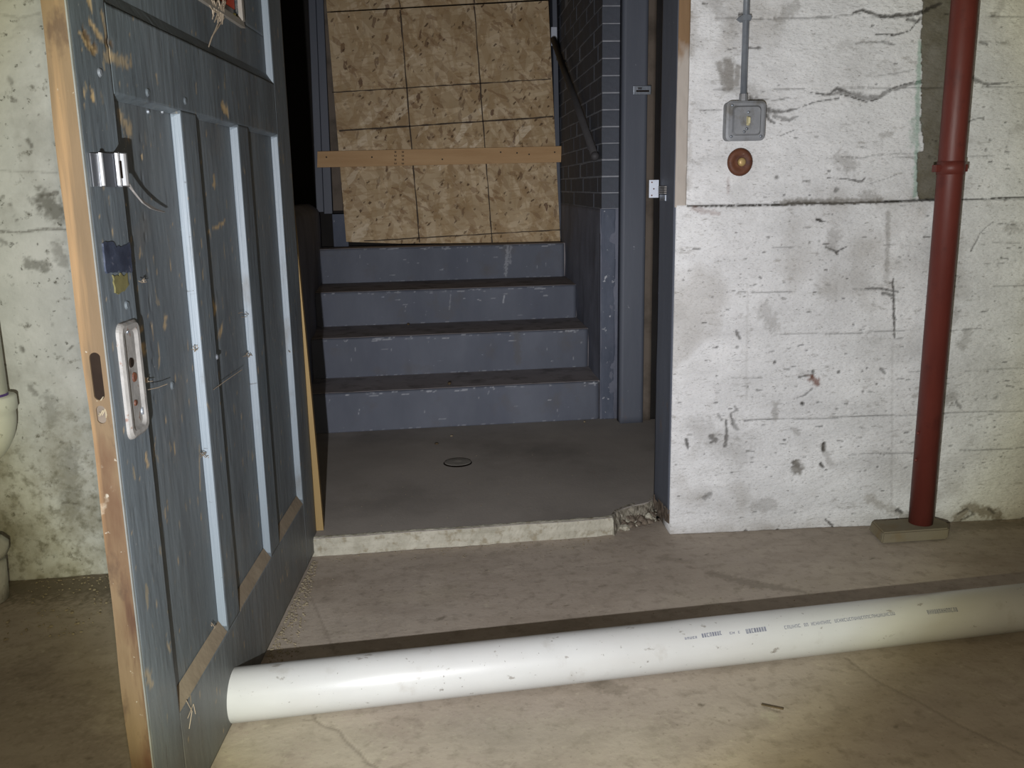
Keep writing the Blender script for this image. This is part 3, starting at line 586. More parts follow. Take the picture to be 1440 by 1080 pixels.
# left-hand stair wall: low parapet, dark
lw = empty('wall_stair_left', (-.345, 2.70, 0)); tag(lw, 'low dark stair parapet wall, left of the stairs', 'wall', kind='structure')
def lfn(S, Z):
    h = (fbm(S*4, Z*6, 111)-.5)*.016-.05*np.clip((Z-.93)/.05, 0, 1)**2; return h, {}
rel(relief('parapet', (-.342, 0, 0), (0, 1, 0), (0, 0, 1), (1, 0, 0), arr(2.70, 5.06, .03), np.concatenate([arr(0, .90, .04), arr(.91, .98, .01)]), .12, lfn, M['stair_wall'], lw), lw)

# ---------------------------------------------------------------- doorway trim on the right
tj = empty('trim_1', (.84, 2.60, .05)); tag(tj, 'blue-grey painted door jamb at the right of the doorway', 'door jamb', kind='structure')
def jfn(S, Z):
    h = (fbm(S*10, Z*4, 121)-.5)*.004; ch = np.zeros_like(S); return h, {}
rel(relief('jamb_board', (.822, 2.531, 0), (0, 1, 0), (0, 0, 1), (-1, 0, 0), arr(0, .150, .01), arr(.062, 2.2, .03), .035, jfn, M['gray_frame'], tj), tj)
def rfn(S, Z):
    h = (fbm(S*60, Z*60, 128)-.5)*.012-.01*(Z < .03); return h, {}
rel(relief('rotten_foot', (.8225, 2.528, 0), (0, 1, 0), (0, 0, 1), (-1, 0, 0), arr(0, .150, .004), arr(.002, .075, .004), .02, rfn, M['stone'], tj), tj)['label'] = 'crumbling brown foot of the jamb'
def cfn(S, Z):
    h = (fbm(S*60, Z*30, 131)-.5)*.005; return h, dict(pale=np.clip((1.42-Z)/.05+(fbm(S*40, Z*20, 3)-.5)*2, 0, 1))
rel(relief('casing_edge', WA+WN*.004-WT*.004, WT, (0, 0, 1), WN, arr(0, .031, .004), np.concatenate([arr(.985, 1.62, .006), [2.2]]), .05, cfn, M['casing'], tj), tj)
def wfn(S, Z):
    h = (fbm(S*60, Z*20, 141)-.5)*.004; return h, {}
# post and rabbet that face the viewer beyond the doorway
tp = empty('trim_2', (1.02, 3.64, .055)); tag(tp, 'blue-grey wooden post with a brown rabbet beyond the doorway', 'door post', kind='structure')
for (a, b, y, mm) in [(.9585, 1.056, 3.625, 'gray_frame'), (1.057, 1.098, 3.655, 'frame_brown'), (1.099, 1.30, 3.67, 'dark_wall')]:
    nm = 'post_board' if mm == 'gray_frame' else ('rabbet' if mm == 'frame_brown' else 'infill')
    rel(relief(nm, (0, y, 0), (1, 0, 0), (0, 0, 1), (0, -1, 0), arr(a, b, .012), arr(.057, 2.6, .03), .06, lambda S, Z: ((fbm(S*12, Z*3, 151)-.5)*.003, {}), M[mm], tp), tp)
# opening at the head of the stairs: left post, block, right post
th = empty('trim_3', (-.31, 5.05, .93)); tag(th, 'grey painted frame post at the head of the stairs, left of the strand board', 'door post', kind='structure')
def lean(name, xa0, xa1, xb0, xb1, y0, y1, z0, z1, m, parent):
    bm = bmesh.new(); vs_ = []
    for z, (p, q) in ((z0, (xa0, xa1)), (z1, (xb0, xb1))):
        vs_.append([bm.verts.new((x, y, z)) for x, y in ((p, y0), (q, y0), (q, y1), (p, y1))])
    a, b = vs_; bm.faces.new(a); bm.faces.new(b)
    for i in range(4): bm.faces.new((a[i], a[(i+1) % 4], b[(i+1) % 4], b[i]))
    bmesh.ops.bevel(bm, geom=list(bm.edges), offset=.002, segments=1, affect='EDGES')
    return rel(from_bm(name, bm, m, parent), parent)
lean('post', -.356, -.318, -.323, -.287, 5.045, 5.12, .935, 2.35, M['gray_frame'], th)
lean('post', -.316, -.272, -.285, -.250, 5.040, 5.12, .925, 2.35, M['gray_frame'], th)
lean('stop', -.268, -.215, -.250, -.225, 5.055, 5.12, .94, 2.35, M['frame_brown'], th)
box_o = rel(box('sill_block', -.275, -.195, 5.050, 5.12, .7475, .922, M['pier'], th, bev=.003), th)
tr = empty('trim_4', (.95, 5.05, .75)); tag(tr, 'narrow dark grey frame post at the right edge of the strand board', 'door post', kind='structure')
lean('post', .955, .985, .938, .962, 5.045, 5.12, .76, 2.35, M['gray_frame'], tr)
# handrail on the right stair wall
hr = empty('handrail', (.93, 4.4, 1.4)); tag(hr, 'dark sloping handrail on the brick wall, right of the strand board', 'handrail')
A_ = Vector((.925, 4.93, 1.80)); B_ = Vector((.876, 3.76, 1.168))
bm = bmesh.new(); add_cyl(bm, A_, B_, .0155, .0155, 20)
r_ = bmesh.ops.create_uvsphere(bm, u_segments=16, v_segments=10, radius=.019); bmesh.ops.translate(bm, verts=r_['verts'], vec=B_)
rel(from_bm('rail', bm, M['rail'], hr, True), hr)
for k in (.12, .88):
    P = A_.lerp(B_, k); bm = bmesh.new(); add_cyl(bm, P-Vector((0, 0, .01)), P+Vector((.0, 0, -.045)), .006, .006, 10); add_cyl(bm, P+Vector((0, 0, -.045)), Vector((xr(P.y)+.006, P.y, P.z-.05)), .006, .006, 10)
    rel(from_bm('bracket', bm, M['rail'], hr, True), hr)
box_b = box('strike_bracket', .932, .964, 5.030, 5.046, 1.785, 1.88, M['white_metal'], None, bev=.003)
tag(box_b, 'small pale metal bracket on the post at the upper right of the strand board', 'bracket')
box_c = box('strike_plate', .996, 1.069, 3.615, 3.6245, 1.397, 1.431, M['metal'], None, bev=.003); tag(box_c, 'small metal strike plate set in the grey post', 'strike plate')
box('slot', 1.008, 1.060, 3.612, 3.6155, 1.407, 1.413, M['void'], box_c, bev=.0); box('bolt', 1.012, 1.030, 3.611, 3.6155, 1.416, 1.424, M['chrome'], box_c, bev=.001)
# broken hinge on the jamb
hg = empty('hinge', (.815, 2.66, 1.035)); tag(hg, 'old hinge with a white free leaf on the grey jamb', 'hinge')
o = rel(box('free_leaf', .787, .8165, 2.667, 2.670, 1.011, 1.063, M['white_metal'], hg, bev=.001), hg); o['label'] = 'white painted hinge leaf'
for z in (1.018, 1.037, 1.056):
    bm = bmesh.new(); add_cyl(bm, (.795 if z != 1.037 else .801, 2.6675, z), (.795 if z != 1.037 else .801, 2.6655, z), .0022, .0022, 10); rel(from_bm('screw', bm, M['rust'], hg), hg)
rel(box('fixed_leaf', .8155, .8205, 2.600, 2.655, 1.002, 1.020, M['metal'], hg, bev=.001), hg)
for k in range(4):
    rel(box('knuckle', .8125, .8195, 2.598, 2.660, 1.0225+k*.006, 1.0265+k*.006, M['plate'], hg, bev=.0008), hg)

# ---------------------------------------------------------------- strand boards and batten at the head of the stairs
def board(name, corners, y, t, m, parent=None):
    bm = bmesh.new(); f = [bm.verts.new((x, y, z)) for x, z in corners]; b = [bm.verts.new((x, y+t, z)) for x, z in corners]
    bm.faces.new(f); bm.faces.new(b)
    for i in range(len(corners)):
        j = (i+1) % len(corners); bm.faces.new((f[i], f[j], b[j], b[i]))
    return from_bm(name, bm, m, parent)
def P5(px, py, y=5.03):
    p = on_y(px, py, y); return (p[0], p[2])
ob = board('strand_board', [P5(487, 340), P5(560, 342.5), P5(640, 342), P5(700, 341), P5(788, 339), P5(771, 1), (P5(460, 18)[0], P5(460, 18)[1])], 5.03, .012, M['osb'])
tag(ob, 'lower oriented strand board closing the opening at the head of the stairs', 'board', 'strand boards over the opening')
a = P5(460, 17); b = P5(761, 0)
k_ = (b[1]-a[1])/(b[0]-a[0])
ou = board('strand_board', [(a[0], a[1]+.003), (b[0], b[1]+.003), (b[0]-.02, 2.5), (a[0]-.02, 2.5)], 5.03, .012, M['osb'])
tag(ou, 'upper oriented strand board, only its lower edge in view', 'board', 'strand boards over the opening')
def line(pa, pb, w=.0055, n=30, par=ob):
    a = np.array(P5(*pa)); b = np.array(P5(*pb)); d = (b-a)/np.linalg.norm(b-a); q = np.array([-d[1], d[0]])
    bm = bmesh.new(); L_ = []; R_ = []
    for i in range(n+1):
        c = a+(b-a)*i/n+q*RNG.uniform(-.0015, .0015); ww = w*RNG.uniform(.55, 1.3)/2
        L_.append(bm.verts.new((c[0]+q[0]*ww, 5.0292, c[1]+q[1]*ww))); R_.append(bm.verts.new((c[0]-q[0]*ww, 5.0292, c[1]-q[1]*ww)))
    for i in range(n): bm.faces.new((L_[i], R_[i], R_[i+1], L_[i+1]))
    return from_bm('marking_line', bm, M['ink'], par)
for pa, pb, w in [((563, 14), (590, 341), .007), ((667, 9), (692, 341), .007), ((467, 130), (775, 111), .0062), ((477, 184), (778, 164), .0085), ((512, 339), (788, 323), .006)]:
    line(pa, pb, w)
line((561, 0), (563, 10), .007, 4, ou); line((667, -2), (667.5, 6), .007, 4, ou)
bt = board('batten', [P5(446, 235.5, 5.0), P5(789, 228, 5.0), P5(789.5, 205.5, 5.0), P5(446.5, 213, 5.0)], 5.0, .0285, M['lumber'])
tag(bt, 'pale lumber batten nailed across the strand board', 'batten')
for px, py in [(459, 221), (523, 221), (622, 224), (704, 214), (727, 215), (744, 217), (780, 214)]:
    p = P5(px, py, 5.0); bm = bmesh.new(); add_cyl(bm, (p[0], 5.001, p[1]), (p[0], 4.9985, p[1]), .0045, .0045, 10); from_bm('knot', bm, M['ink'], bt)
# grade stamp on the batten: two columns of tiny blurred characters
for cx in (556, 566.5):
    for r in range(4):
        py = 211.5+r*5.4; p = P5(cx, py, 5.0); w_ = .012 if r % 2 else .009
        bm = bmesh.new(); add_box(bm, p[0]-w_/2, p[0]+w_/2, 4.9994, 5.0002, p[1]-.012, p[1]-.0095); add_box(bm, p[0]-w_/2, p[0]-w_/2+.0035, 4.9994, 5.0002, p[1]-.012, p[1]-.003)
        add_box(bm, p[0]+w_/2-.0035, p[0]+w_/2, 4.9994, 5.0002, p[1]-.010, p[1]-.0035); from_bm('grade_stamp', bm, M['ink'], bt)

# raw strip of wood standing in the left corner of the doorway
bm = bmesh.new(); rows = [(.0565, -.258, -.2205), (.45, -.262, -.2300), (.84, -.270, -.2410), (1.15, -.275, -.2500)]; prev = None
for z, a, b in rows:
    cur = [bm.verts.new(c) for c in ((a, 2.600, z), (b, 2.600, z), (b, 2.640, z), (a, 2.640, z))]
    if prev:
        for i in range(4): bm.faces.new((prev[i], prev[(i+1) % 4], cur[(i+1) % 4], cur[i]))
    else: bm.faces.new(cur)
    prev = cur
bm.faces.new(prev)
o = from_bm('wood_strip', bm, M['stick']); tag(o, 'thin yellow raw wood strip leaning upright behind the door edge', 'wood strip')

# ---------------------------------------------------------------- the open panelled door
DP = np.array([-.250, 2.518, 0.0]); DA = math.radians(6.578)
DU = -np.array([math.sin(DA), math.cos(DA), 0]); DN = np.array([math.cos(DA), -math.sin(DA), 0])
def dsz(px, py, off=0.0):
    P = on_plane(px, py, DP+DN*off, DN); return ((P-DP)@DU, P[2])
door = empty('door_1', (float(DP[0]), float(DP[1]), 0)); tag(door, 'old grey panelled wooden door standing open at the left, bare wood along its edge', 'door', kind='structure')
DT = .034
chips = []
def dc(pts, w, v=1.0): chips.append(([dsz(*p) for p in pts], w, v))
for pts, w, v in [([(112, 46), (118, 52), (127, 65), (134, 70)], [.004, .010, .008, .006], 1), ([(126, 30), (138, 48), (150, 62), (158, 82)], [.004, .007, .006, .008], .8), ([(144, 20), (150, 50)], .005, .6), ([(124, 0), (126, 8)], .006, .8), ([(150, 78), (178, 88)], .010, .5),
                  ([(130, 128), (132, 138)], .007, 1), ([(119, 128), (120, 134)], .003, .8), ([(313, 150), (320, 157)], .012, 1), ([(186, 165), (198, 182)], .014, .55), ([(172, 170), (176, 178)], .008, .45),
                  ([(308, 412), (311, 425), (315, 432), (313, 445)], [.004, .009, .009, .004], 1), ([(303, 442), (305, 462), (306, 480)], [.009, .006, .002], 1.0), ([(324, 455), (322, 468), (317, 474)], [.006, .009, .004], .9),
                  ([(320, 525), (319, 538)], .005, .6), ([(207, 467), (216, 463)], .006, .9), ([(210, 490), (217, 487), (218, 494)], .007, 1), ([(236, 480), (239, 500), (238, 516)], [.002, .004, .003], .7),
                  ([(313, 250), (313, 262)], .008, .9), ([(289, 256), (289, 270)], .006, .9), ([(305, 326), (328, 312)], [.002, .005], .9), ([(247, 448), (246, 458)], .008, .7), ([(293, 625), (294, 690)], .004, .6), ([(290, 565), (297, 580)], .004, .5),
                  ([(196, 345), (197, 358)], .006, .8), ([(212, 350), (212, 362)], .004, .6), ([(205, 640), (208, 655)], .005, .8), ([(230, 655), (234, 612)], .002, .5), ([(252, 890), (254, 930)], .004, .8), ([(140, 240), (146, 262)], .004, .5),
                  ([(235, 905), (240, 915)], .003, .6), ([(208, 948), (212, 960)], .012, .5)]:
    dc(pts, w, v)
scars = [([dsz(*p) for p in pts], w, v) for pts, w, v in [([(118, 44), (124, 52), (134, 64)], .007, 1), ([(128, 64), (134, 74)], .005, .8), ([(150, 58), (157, 64)], .008, .9)]]
cracks = [([dsz(*p) for p in pts], w, v) for pts, w, v in [([(212, 180), (219, 330), (227, 445), (232, 560)], .0012, .45), ([(172, 232), (182, 300), (185, 350)], .003, .7)]]
RD = np.random.RandomState(77)
rand_ch = []
for i in range(520):
    s = RD.uniform(-.06, 1.21); z = RD.uniform(.02, 1.55); l = .002+RD.rand()**3*.022; w = .0008+.0022*RD.rand()**2
    rand_ch.append(([(s, z), (s+RD.uniform(-.2, .2)*l, z-l)], w, .4+.6*RD.rand()))
def door_fn(dust=0.0, seed=0, edge=None):
    seed = 0
    def fn(S, Z):
        chip = np.zeros_like(S); crack = chip.copy(); scar = chip.copy()
        for p, w, v in chips: stroke(S, Z, chip, p, w, v, .9)
        for p, w, v in rand_ch: stroke(S, Z, chip, p, w, v*.8, .8)
        for p, w, v in cracks: stroke(S, Z, crack, p, w, v)
        for p, w, v in scars: stroke(S, Z, scar, p, w, v, 1.0)
        d = np.clip((.24-Z)/.22, 0, 1)*fbm(S*8, Z*8, 3+seed)*.7+dust*fbm(S*9, Z*5, 7+seed)
        h = (fbm(S*7, Z*2, 200+seed)-.5)*.0024-chip*.0008-crack*.004-scar*.002
        return h, dict(chip=chip, crack=crack, scar=scar, dust=np.clip(d, 0, 1))
    return fn
def dpart(name, s0, s1, z0, z1, off=0.0, dep=DT, st_=.0042, m='door', seed=0, dust=0.0, zc=None):
    vsz = arr(z0, min(z1, 1.62), st_)
    if z1 > 1.62: vsz = np.concatenate([vsz, arr(1.66, z1, .05)])
    o = relief(name, DP+DN*off, DU, (0, 0, 1), DN, arr(s0, s1, st_), vsz, dep, door_fn(dust, seed), M[m], door)
    return rel(o, door)
Z0, ZT, ZP0, ZP1, ZU0, ZU1 = .012, 2.1, .198, 1.191, 1.314, 1.97
PAN = [(.815, 1.100), (.448, .728), (.074, .360)]
dpart('stile', 1.100, 1.220, Z0, ZT, seed=1); dpart('stile', -.072, .074, Z0, ZT, seed=2, st_=.006)
dpart('rail', .0741, 1.0999, Z0, ZP0, seed=3, dust=.25); dpart('rail', .0741, 1.0999, ZP1, ZU0, seed=4); dpart('rail', .0741, 1.0999, ZU1, ZT, seed=5, st_=.02)
dpart('mullion', .7285, .8145, ZP0+.0005, ZP1-.0005, seed=6); dpart('mullion', .3605, .4475, ZP0+.0005, ZP1-.0005, seed=7, st_=.005)
REC = .017
for k, (a, b) in enumerate(PAN):
    dpart('panel', a+.001, b-.001, ZP0+.001, ZP1-.001, off=-REC, dep=.008, seed=8+k, dust=.15, st_=.0045 if k == 0 else .006)
def dpoly(name, sec, m, closed=True, nseg=1):
    """sec: list of (start point, end point) pairs in door coordinates (s, z, h) -> prism"""
    bm = bmesh.new(); A = []; B = []
    for (s0, z0, h0), (s1, z1, h1) in sec:
        A.append(bm.verts.new(tuple(DP+DU*s0+DN*h0+np.array([0, 0, z0])))); B.append(bm.verts.new(tuple(DP+DU*s1+DN*h1+np.array([0, 0, z1]))))
    bm.faces.new(A); bm.faces.new(B)
    for i in range(len(A)): bm.faces.new((A[i], A[(i+1) % len(A)], B[(i+1) % len(A)], B[i]))
    return rel(from_bm(name, bm, M[m], door), door)
MW = .002   # how far the moulding leans out over the panel
for (a, b) in PAN:
    # far-side moulding, turned to the light, which is painted into its colour
    o = dpoly('moulding', [((a, ZP0+.012, -.001), (a, ZP1-.006, -.001)), ((a+MW, ZP0+.016, -REC+.001), (a+MW, ZP1-.012, -REC+.001)), ((a, ZP0+.012, -REC-.004), (a, ZP1-.006, -REC-.004))], 'door_return'); o['label'] = 'moulding, painted lighter as if lit, on the far side of the panel'
    dpoly('moulding', [((a, ZP0, -.001), (b, ZP0, -.001)), ((a+.004, ZP0+.026, -REC+.001), (b-.004, ZP0+.026, -REC+.001)), ((a, ZP0, -REC-.004), (b, ZP0, -REC-.004))], 'sill_dust')['label'] = 'dust-covered moulding under the panel'
    dpoly('moulding', [((a, ZP1, -.001), (b, ZP1, -.001)), ((a+.004, ZP1-.006, -REC+.001), (b-.004, ZP1-.006, -REC+.001)), ((a, ZP1, -REC-.004), (b, ZP1, -REC-.004))], 'door')
    dpoly('moulding', [((b, ZP0+.01, -.001), (b, ZP1-.01, -.001)), ((b-.006, ZP0+.014, -REC+.001), (b-.006, ZP1-.014, -REC+.001)), ((b, ZP0+.01, -REC-.004), (b, ZP1-.01, -REC-.004))], 'door')
# upper panel with a small window
UO = -REC; WS0, WS1, WZ0, WZ1 = .300, .78, 1.426, 1.80
dpart('panel', .076, WS0, WZ0, ZU1, off=UO, dep=.010, seed=12, st_=.008); dpart('panel', WS1, 1.099, WZ0, ZU1, off=UO, dep=.010, seed=13, st_=.006)
dpart('panel', .076, 1.099, ZU0+.001, WZ0, off=UO, dep=.010, seed=14, st_=.006); dpart('panel', WS0, WS1, WZ1+.001, ZU1, off=UO, dep=.010, seed=15, st_=.03)
o = dpoly('moulding', [((.074, ZU0, -.001), (.074, ZU1, -.001)), ((.074+MW, ZU0+.002, -REC+.001), (.074+MW, ZU1, -REC+.001)), ((.074, ZU0, -REC-.004), (.074, ZU1, -REC-.004))], 'door_return'); o['label'] = 'moulding, painted lighter as if lit, on the far side of the upper panel'
dpoly('moulding', [((.074, ZU0+.002, -.0022), (1.10, ZU0+.002, -.0022)), ((.078, ZU0+.023, -REC+.001), (1.096, ZU0+.023, -REC+.001)), ((.074, ZU0-.001, -REC-.004), (1.10, ZU0-.001, -REC-.004))], 'door')
# window moulding, pane, notice
for (s0, s1, z0, z1) in [(WS0-.016, WS1+.016, WZ0-.014, WZ0+.001), (WS0-.016, WS1+.016, WZ1, WZ1+.015), (WS0-.017, WS0, WZ0, WZ1), (WS1, WS1+.016, WZ0, WZ1)]:
    dpoly('window_frame', [((s0, z0, UO+.009), (s1, z0, UO+.009)), ((s0, z1, UO+.006), (s1, z1, UO+.006)), ((s0, z1, UO-.012), (s1, z1, UO-.012)), ((s0, z0, UO-.012), (s1, z0, UO-.012))], 'putty')
dpoly('window_pane', [((WS0, WZ0, UO-.006), (WS0, WZ1, UO-.006)), ((WS1, WZ0, UO-.006), (WS1, WZ1, UO-.006)), ((WS1, WZ0, UO-.009), (WS1, WZ1, UO-.009)), ((WS0, WZ0, UO-.009), (WS0, WZ1, UO-.009))], 'glass_black')
dpoly('window_notice', [((.312, 1.447, UO-.0045), (.312, 1.74, UO-.0045)), ((.50, 1.447, UO-.0045), (.50, 1.74, UO-.0045)), ((.50, 1.447, UO-.0058), (.50, 1.74, UO-.0058)), ((.312, 1.447, UO-.0058), (.312, 1.74, UO-.0058))], 'orange')['label'] = 'orange notice stuck in the door window'
dpoly('window_notice', [((.306, 1.431, UO-.0045), (.306, 1.439, UO-.0045)), ((.318, 1.431, UO-.0045), (.318, 1.439, UO-.0045)), ((.318, 1.431, UO-.0058), (.318, 1.439, UO-.0058)), ((.306, 1.431, UO-.0058), (.306, 1.439, UO-.0058))], 'yellow')['label'] = 'yellow spot at the corner of the door window'

# bare wood edge with the lock mortise cut through it
def door_edge():
    bm = bmesh.new()
    E0 = DP+DU*1.2205
    def pt(h, z, dep=0.0): return tuple(E0+DN*h+np.array([0, 0, z])+DU*dep)
    zs = arr(Z0, 2.1, .02)
    wob = lambda z, k: .0012*math.sin(z*9+k)+.0008*math.sin(z*23+k*2)
    outer = [pt(-.0012+wob(z, 0)*.4, z, .0035) for z in zs]+[pt(-DT+wob(z, 2), z, .0035) for z in zs[::-1]]
    ov = [bm.verts.new(p) for p in outer]
    oe = [bm.edges.new((ov[i], ov[(i+1) % len(ov)])) for i in range(len(ov))]
    holes = []
    for (hc, zc, rx, rz) in [(-.0165, .801, .0078, .034), (-.0170, .746, .0065, .013)]:
        ring = []
        for k in range(20):
            a = 2*math.pi*k/20; c, s = math.cos(a), math.sin(a)
            hh = hc+rx*c; zz = zc+(rz-rx)*(1 if s > 0 else -1)+rx*s if rz > rx*1.2 else zc+rz*s
            hh += (zz-zc)*-.0  # straight slot
            ring.append((hh, zz))
        holes.append(ring)
    hv = []
    for ring in holes:
        v = [bm.verts.new(pt(h, z, .0035)) for h, z in ring]; [bm.edges.new((v[i], v[(i+1) % len(v)])) for i in range(len(v))]; hv.append((v, ring))
    bmesh.ops.triangle_fill(bm, use_beauty=True, use_dissolve=False, edges=list(bm.edges))
    # hole sides
    for v, ring in hv:
        w = [bm.verts.new(pt(h, z, -.0015)) for h, z in ring]
        for i in range(len(v)): bm.faces.new((v[i], v[(i+1) % len(v)], w[(i+1) % len(v)], w[i]))
    b2 = [bm.verts.new(tuple(np.array(p)-DU*.0035)) for p in outer]
    for i in range(len(ov)): bm.faces.new((ov[i], ov[(i+1) % len(ov)], b2[(i+1) % len(ov)], b2[i]))
    return rel(from_bm('edge_strip', bm, M['door_edge'], door), door)
o = door_edge(); o['label'] = 'bare brown wood along the door edge'
# dark sheet painting the shade in the mortise behind it, and its debris
dpoly('mortise', [((1.2203, .765, -.0085), (1.2203, .836, -.0085)), ((1.2203, .765, -.0245), (1.2203, .836, -.0245)), ((1.2211, .765, -.0245), (1.2211, .836, -.0245)), ((1.2211, .765, -.0085), (1.2211, .836, -.0085))], 'void')
dpoly('mortise', [((1.2203, .732, -.010), (1.2203, .761, -.010)), ((1.2203, .732, -.024), (1.2203, .761, -.024)), ((1.2211, .732, -.024), (1.2211, .761, -.024)), ((1.2211, .732, -.010), (1.2211, .761, -.010))], 'frame_brown')
for k in range(9):
    z = .738+.028*RD.rand(); h = -.022+.012*RD.rand(); a = RD.uniform(-1, 1)
    c0 = DP+DU*1.2225+DN*h+np.array([0, 0, z]); c1 = c0+DN*.007*a+DU*.003+np.array([0, 0, .012*RD.uniform(-1, .6)])
    bm = bmesh.new(); add_cyl(bm, c0, c1, .0012, .0007, 6); rel(from_bm('splinter', bm, M['crumb'], door), door)
dpoly('paint_line', [((1.2205, Z0, .0004), (1.2205, 2.1, .0004)), ((1.2250, Z0, .0002), (1.2250, 2.1, .0002)), ((1.2250, Z0, -.0018), (1.2250, 2.1, -.0018)), ((1.2205, Z0, -.0015), (1.2205, 2.1, -.0015))], 'edge_paint')
# escutcheon: rounded plate with a raised rim
def rounded(s0, s1, z0, z1, r, n=6):
    P = []
    for cx, cz, a0 in ((s1-r, z1-r, 0), (s0+r, z1-r, 90), (s0+r, z0+r, 180), (s1-r, z0+r, 270)):
        for k in range(n+1):
            a = math.radians(a0+90*k/n); P.append((cx+r*math.cos(a), cz+r*math.sin(a)))
    return P
def ring_solid(name, loops, m, capfirst=True, parent=None):
    bm = bmesh.new(); vv = []
    for pts_, h in loops: vv.append([bm.verts.new(tuple(DP+DU*s+DN*h+np.array([0, 0, z]))) for s, z in pts_])
    for a, b in zip(vv[:-1], vv[1:]):
        for i in range(len(a)): bm.faces.new((a[i], a[(i+1) % len(a)], b[(i+1) % len(a)], b[i]))
    bm.faces.new(vv[-1]); bm.faces.new(vv[0])
    p = parent or door
    o = from_bm(name, bm, M[m], p)
    if p is door: rel(o, door)
    return o
S0, S1, E0_, E1_ = 1.112, 1.186, .694, .868
o = ring_solid('escutcheon', [(rounded(S0, S1, E0_, E1_, .016), -.0005), (rounded(S0+.001, S1-.001, E0_+.001, E1_-.001, .015), .004), (rounded(S0+.005, S1-.005, E0_+.005, E1_-.005, .013), .0075), (rounded(S0+.012, S1-.012, E0_+.012, E1_-.012, .010), .007), (rounded(S0+.016, S1-.016, E0_+.016, E1_-.016, .008), .0025)], 'plate')
o['label'] = 'flaking white and rusty lock plate with a raised rim'; ESC = o
for s, z, r, mm in [(1.152, .853, .0035, 'metal'), (1.150, .806, .008, 'void'), (1.144, .783, .008, 'rust'), (1.126, .727, .007, 'metal'), (1.150, .745, .005, 'rust')]:
    bm = bmesh.new(); c0 = DP+DU*s+DN*.002+np.array([0, 0, z]); add_cyl(bm, c0, c0+DN*(.0025), r, r*.8, 14); from_bm('keyhole' if mm == 'void' else 'rivet', bm, M[mm], ESC)
for px, py, r in [(178, 429, .0075), (242, 542, .0085), (140, 102, .007), (207, 130, .0075), (260, 142, .0075), (305, 502, .006), (208, 157, .004), (228, 157, .004)]:
    off = -REC if (px, py) in ((242, 542), (208, 157), (228, 157)) else 0.0
    s, z = dsz(px, py, off); c0 = DP+DU*s+DN*(off-.0005)+np.array([0, 0, z]); bm = bmesh.new(); add_cyl(bm, c0, c0+DN*.003, r, r*.6, 16); rel(from_bm('screw_head', bm, M['door'] if r > .007 else M['metal'], door), door)
# black tape patch and yellow residue beneath
def patch(name, px_pts, h0, h1, m, jag=.0015):
    pts_ = [dsz(*p) for p in px_pts]; P = []
    for i in range(len(pts_)):
        a = np.array(pts_[i]); b = np.array(pts_[(i+1) % len(pts_)]); n = max(2, int(np.linalg.norm(b-a)/.006))
        for k in range(n): P.append(a+(b-a)*k/n+RD.uniform(-jag, jag, 2))
    return ring_solid(name, [(P, h0), (P, h1)], m)
patch('tape_patch', [(143, 341), (158, 340), (162, 347), (172, 346), (181, 341), (185, 383), (170, 383), (165, 380), (160, 384), (147, 383)], -.001, .0022, 'tape')['label'] = 'torn black tape patch'
patch('residue_patch', [(158, 386), (177, 386), (179, 402), (172, 411), (163, 414), (160, 404)], -.001, .0018, 'residue', .003)['label'] = 'yellowish glue residue'
# bright hasp standing off the door with a limp strap
def ribbon(name, pts_sh, z0f, z1f, t, m, label=None):
    """pts_sh: (s, h) path; z0f,z1f functions of path fraction"""
    bm = bmesh.new(); R_ = []; n = len(pts_sh)
    for i, (s, h) in enumerate(pts_sh):
        f = i/(n-1); a, b = z0f(f), z1f(f)
        p = np.array(pts_sh[min(i+1, n-1)])-np.array(pts_sh[max(i-1, 0)]); p = p/np.linalg.norm(p); q = np.array([-p[1], p[0]])*t/2
        R_.append([bm.verts.new(tuple(DP+DU*ss+DN*hh+np.array([0, 0, z]))) for ss, hh, z in ((s+q[0], h+q[1], a), (s+q[0], h+q[1], b), (s-q[0], h-q[1], b), (s-q[0], h-q[1], a))])
    for a, b in zip(R_[:-1], R_[1:]):
        for i in range(4): bm.faces.new((a[i], a[(i+1) % 4], b[(i+1) % 4], b[i]))
    bm.faces.new(R_[0]); bm.faces.new(R_[-1])
    o = rel(from_bm(name, bm, M[m], door), door)
    if label: o['label'] = label
    return o
HP = [(129, .0012), (138, .0014), (141, .004), (143, .0075), (146, .0075), (148, .0035), (153, .003), (160, .0035), (163, .008), (165, .017), (169, .020), (176, .019), (180, .014)]
HS = ribbon('hasp', [(dsz(px, 240, h)[0], h) for px, h in HP], lambda f: 1.060-.001*f, lambda f: 1.104+.003*f, .0014, 'chrome', 'bright bent metal hasp')
o = ribbon('hasp_slot', [(dsz(169, 238, .0215)[0], .0212), (dsz(173, 238, .0215)[0], .0206)], lambda f: 1.071, lambda f: 1.095, .0008, 'void'); o.parent = HS; o.matrix_parent_inverse = Matrix()
for a, b, h in ((141.5, 146.5, .0088), (164, 170, .0205), (171.5, 179, .0205)):  # thin pale strips added as painted highlights along the ridges
    o = ribbon('hasp_highlight', [(dsz(a, 240, h)[0], h), (dsz((a+b)/2, 240, h+.001)[0], h+.001), (dsz(b, 240, h)[0], h-.0005)], lambda f: 1.061, lambda f: 1.105, .0010, 'bright', 'highlight strip painted on the ridge of the hasp'); o.parent = HS; o.matrix_parent_inverse = Matrix()
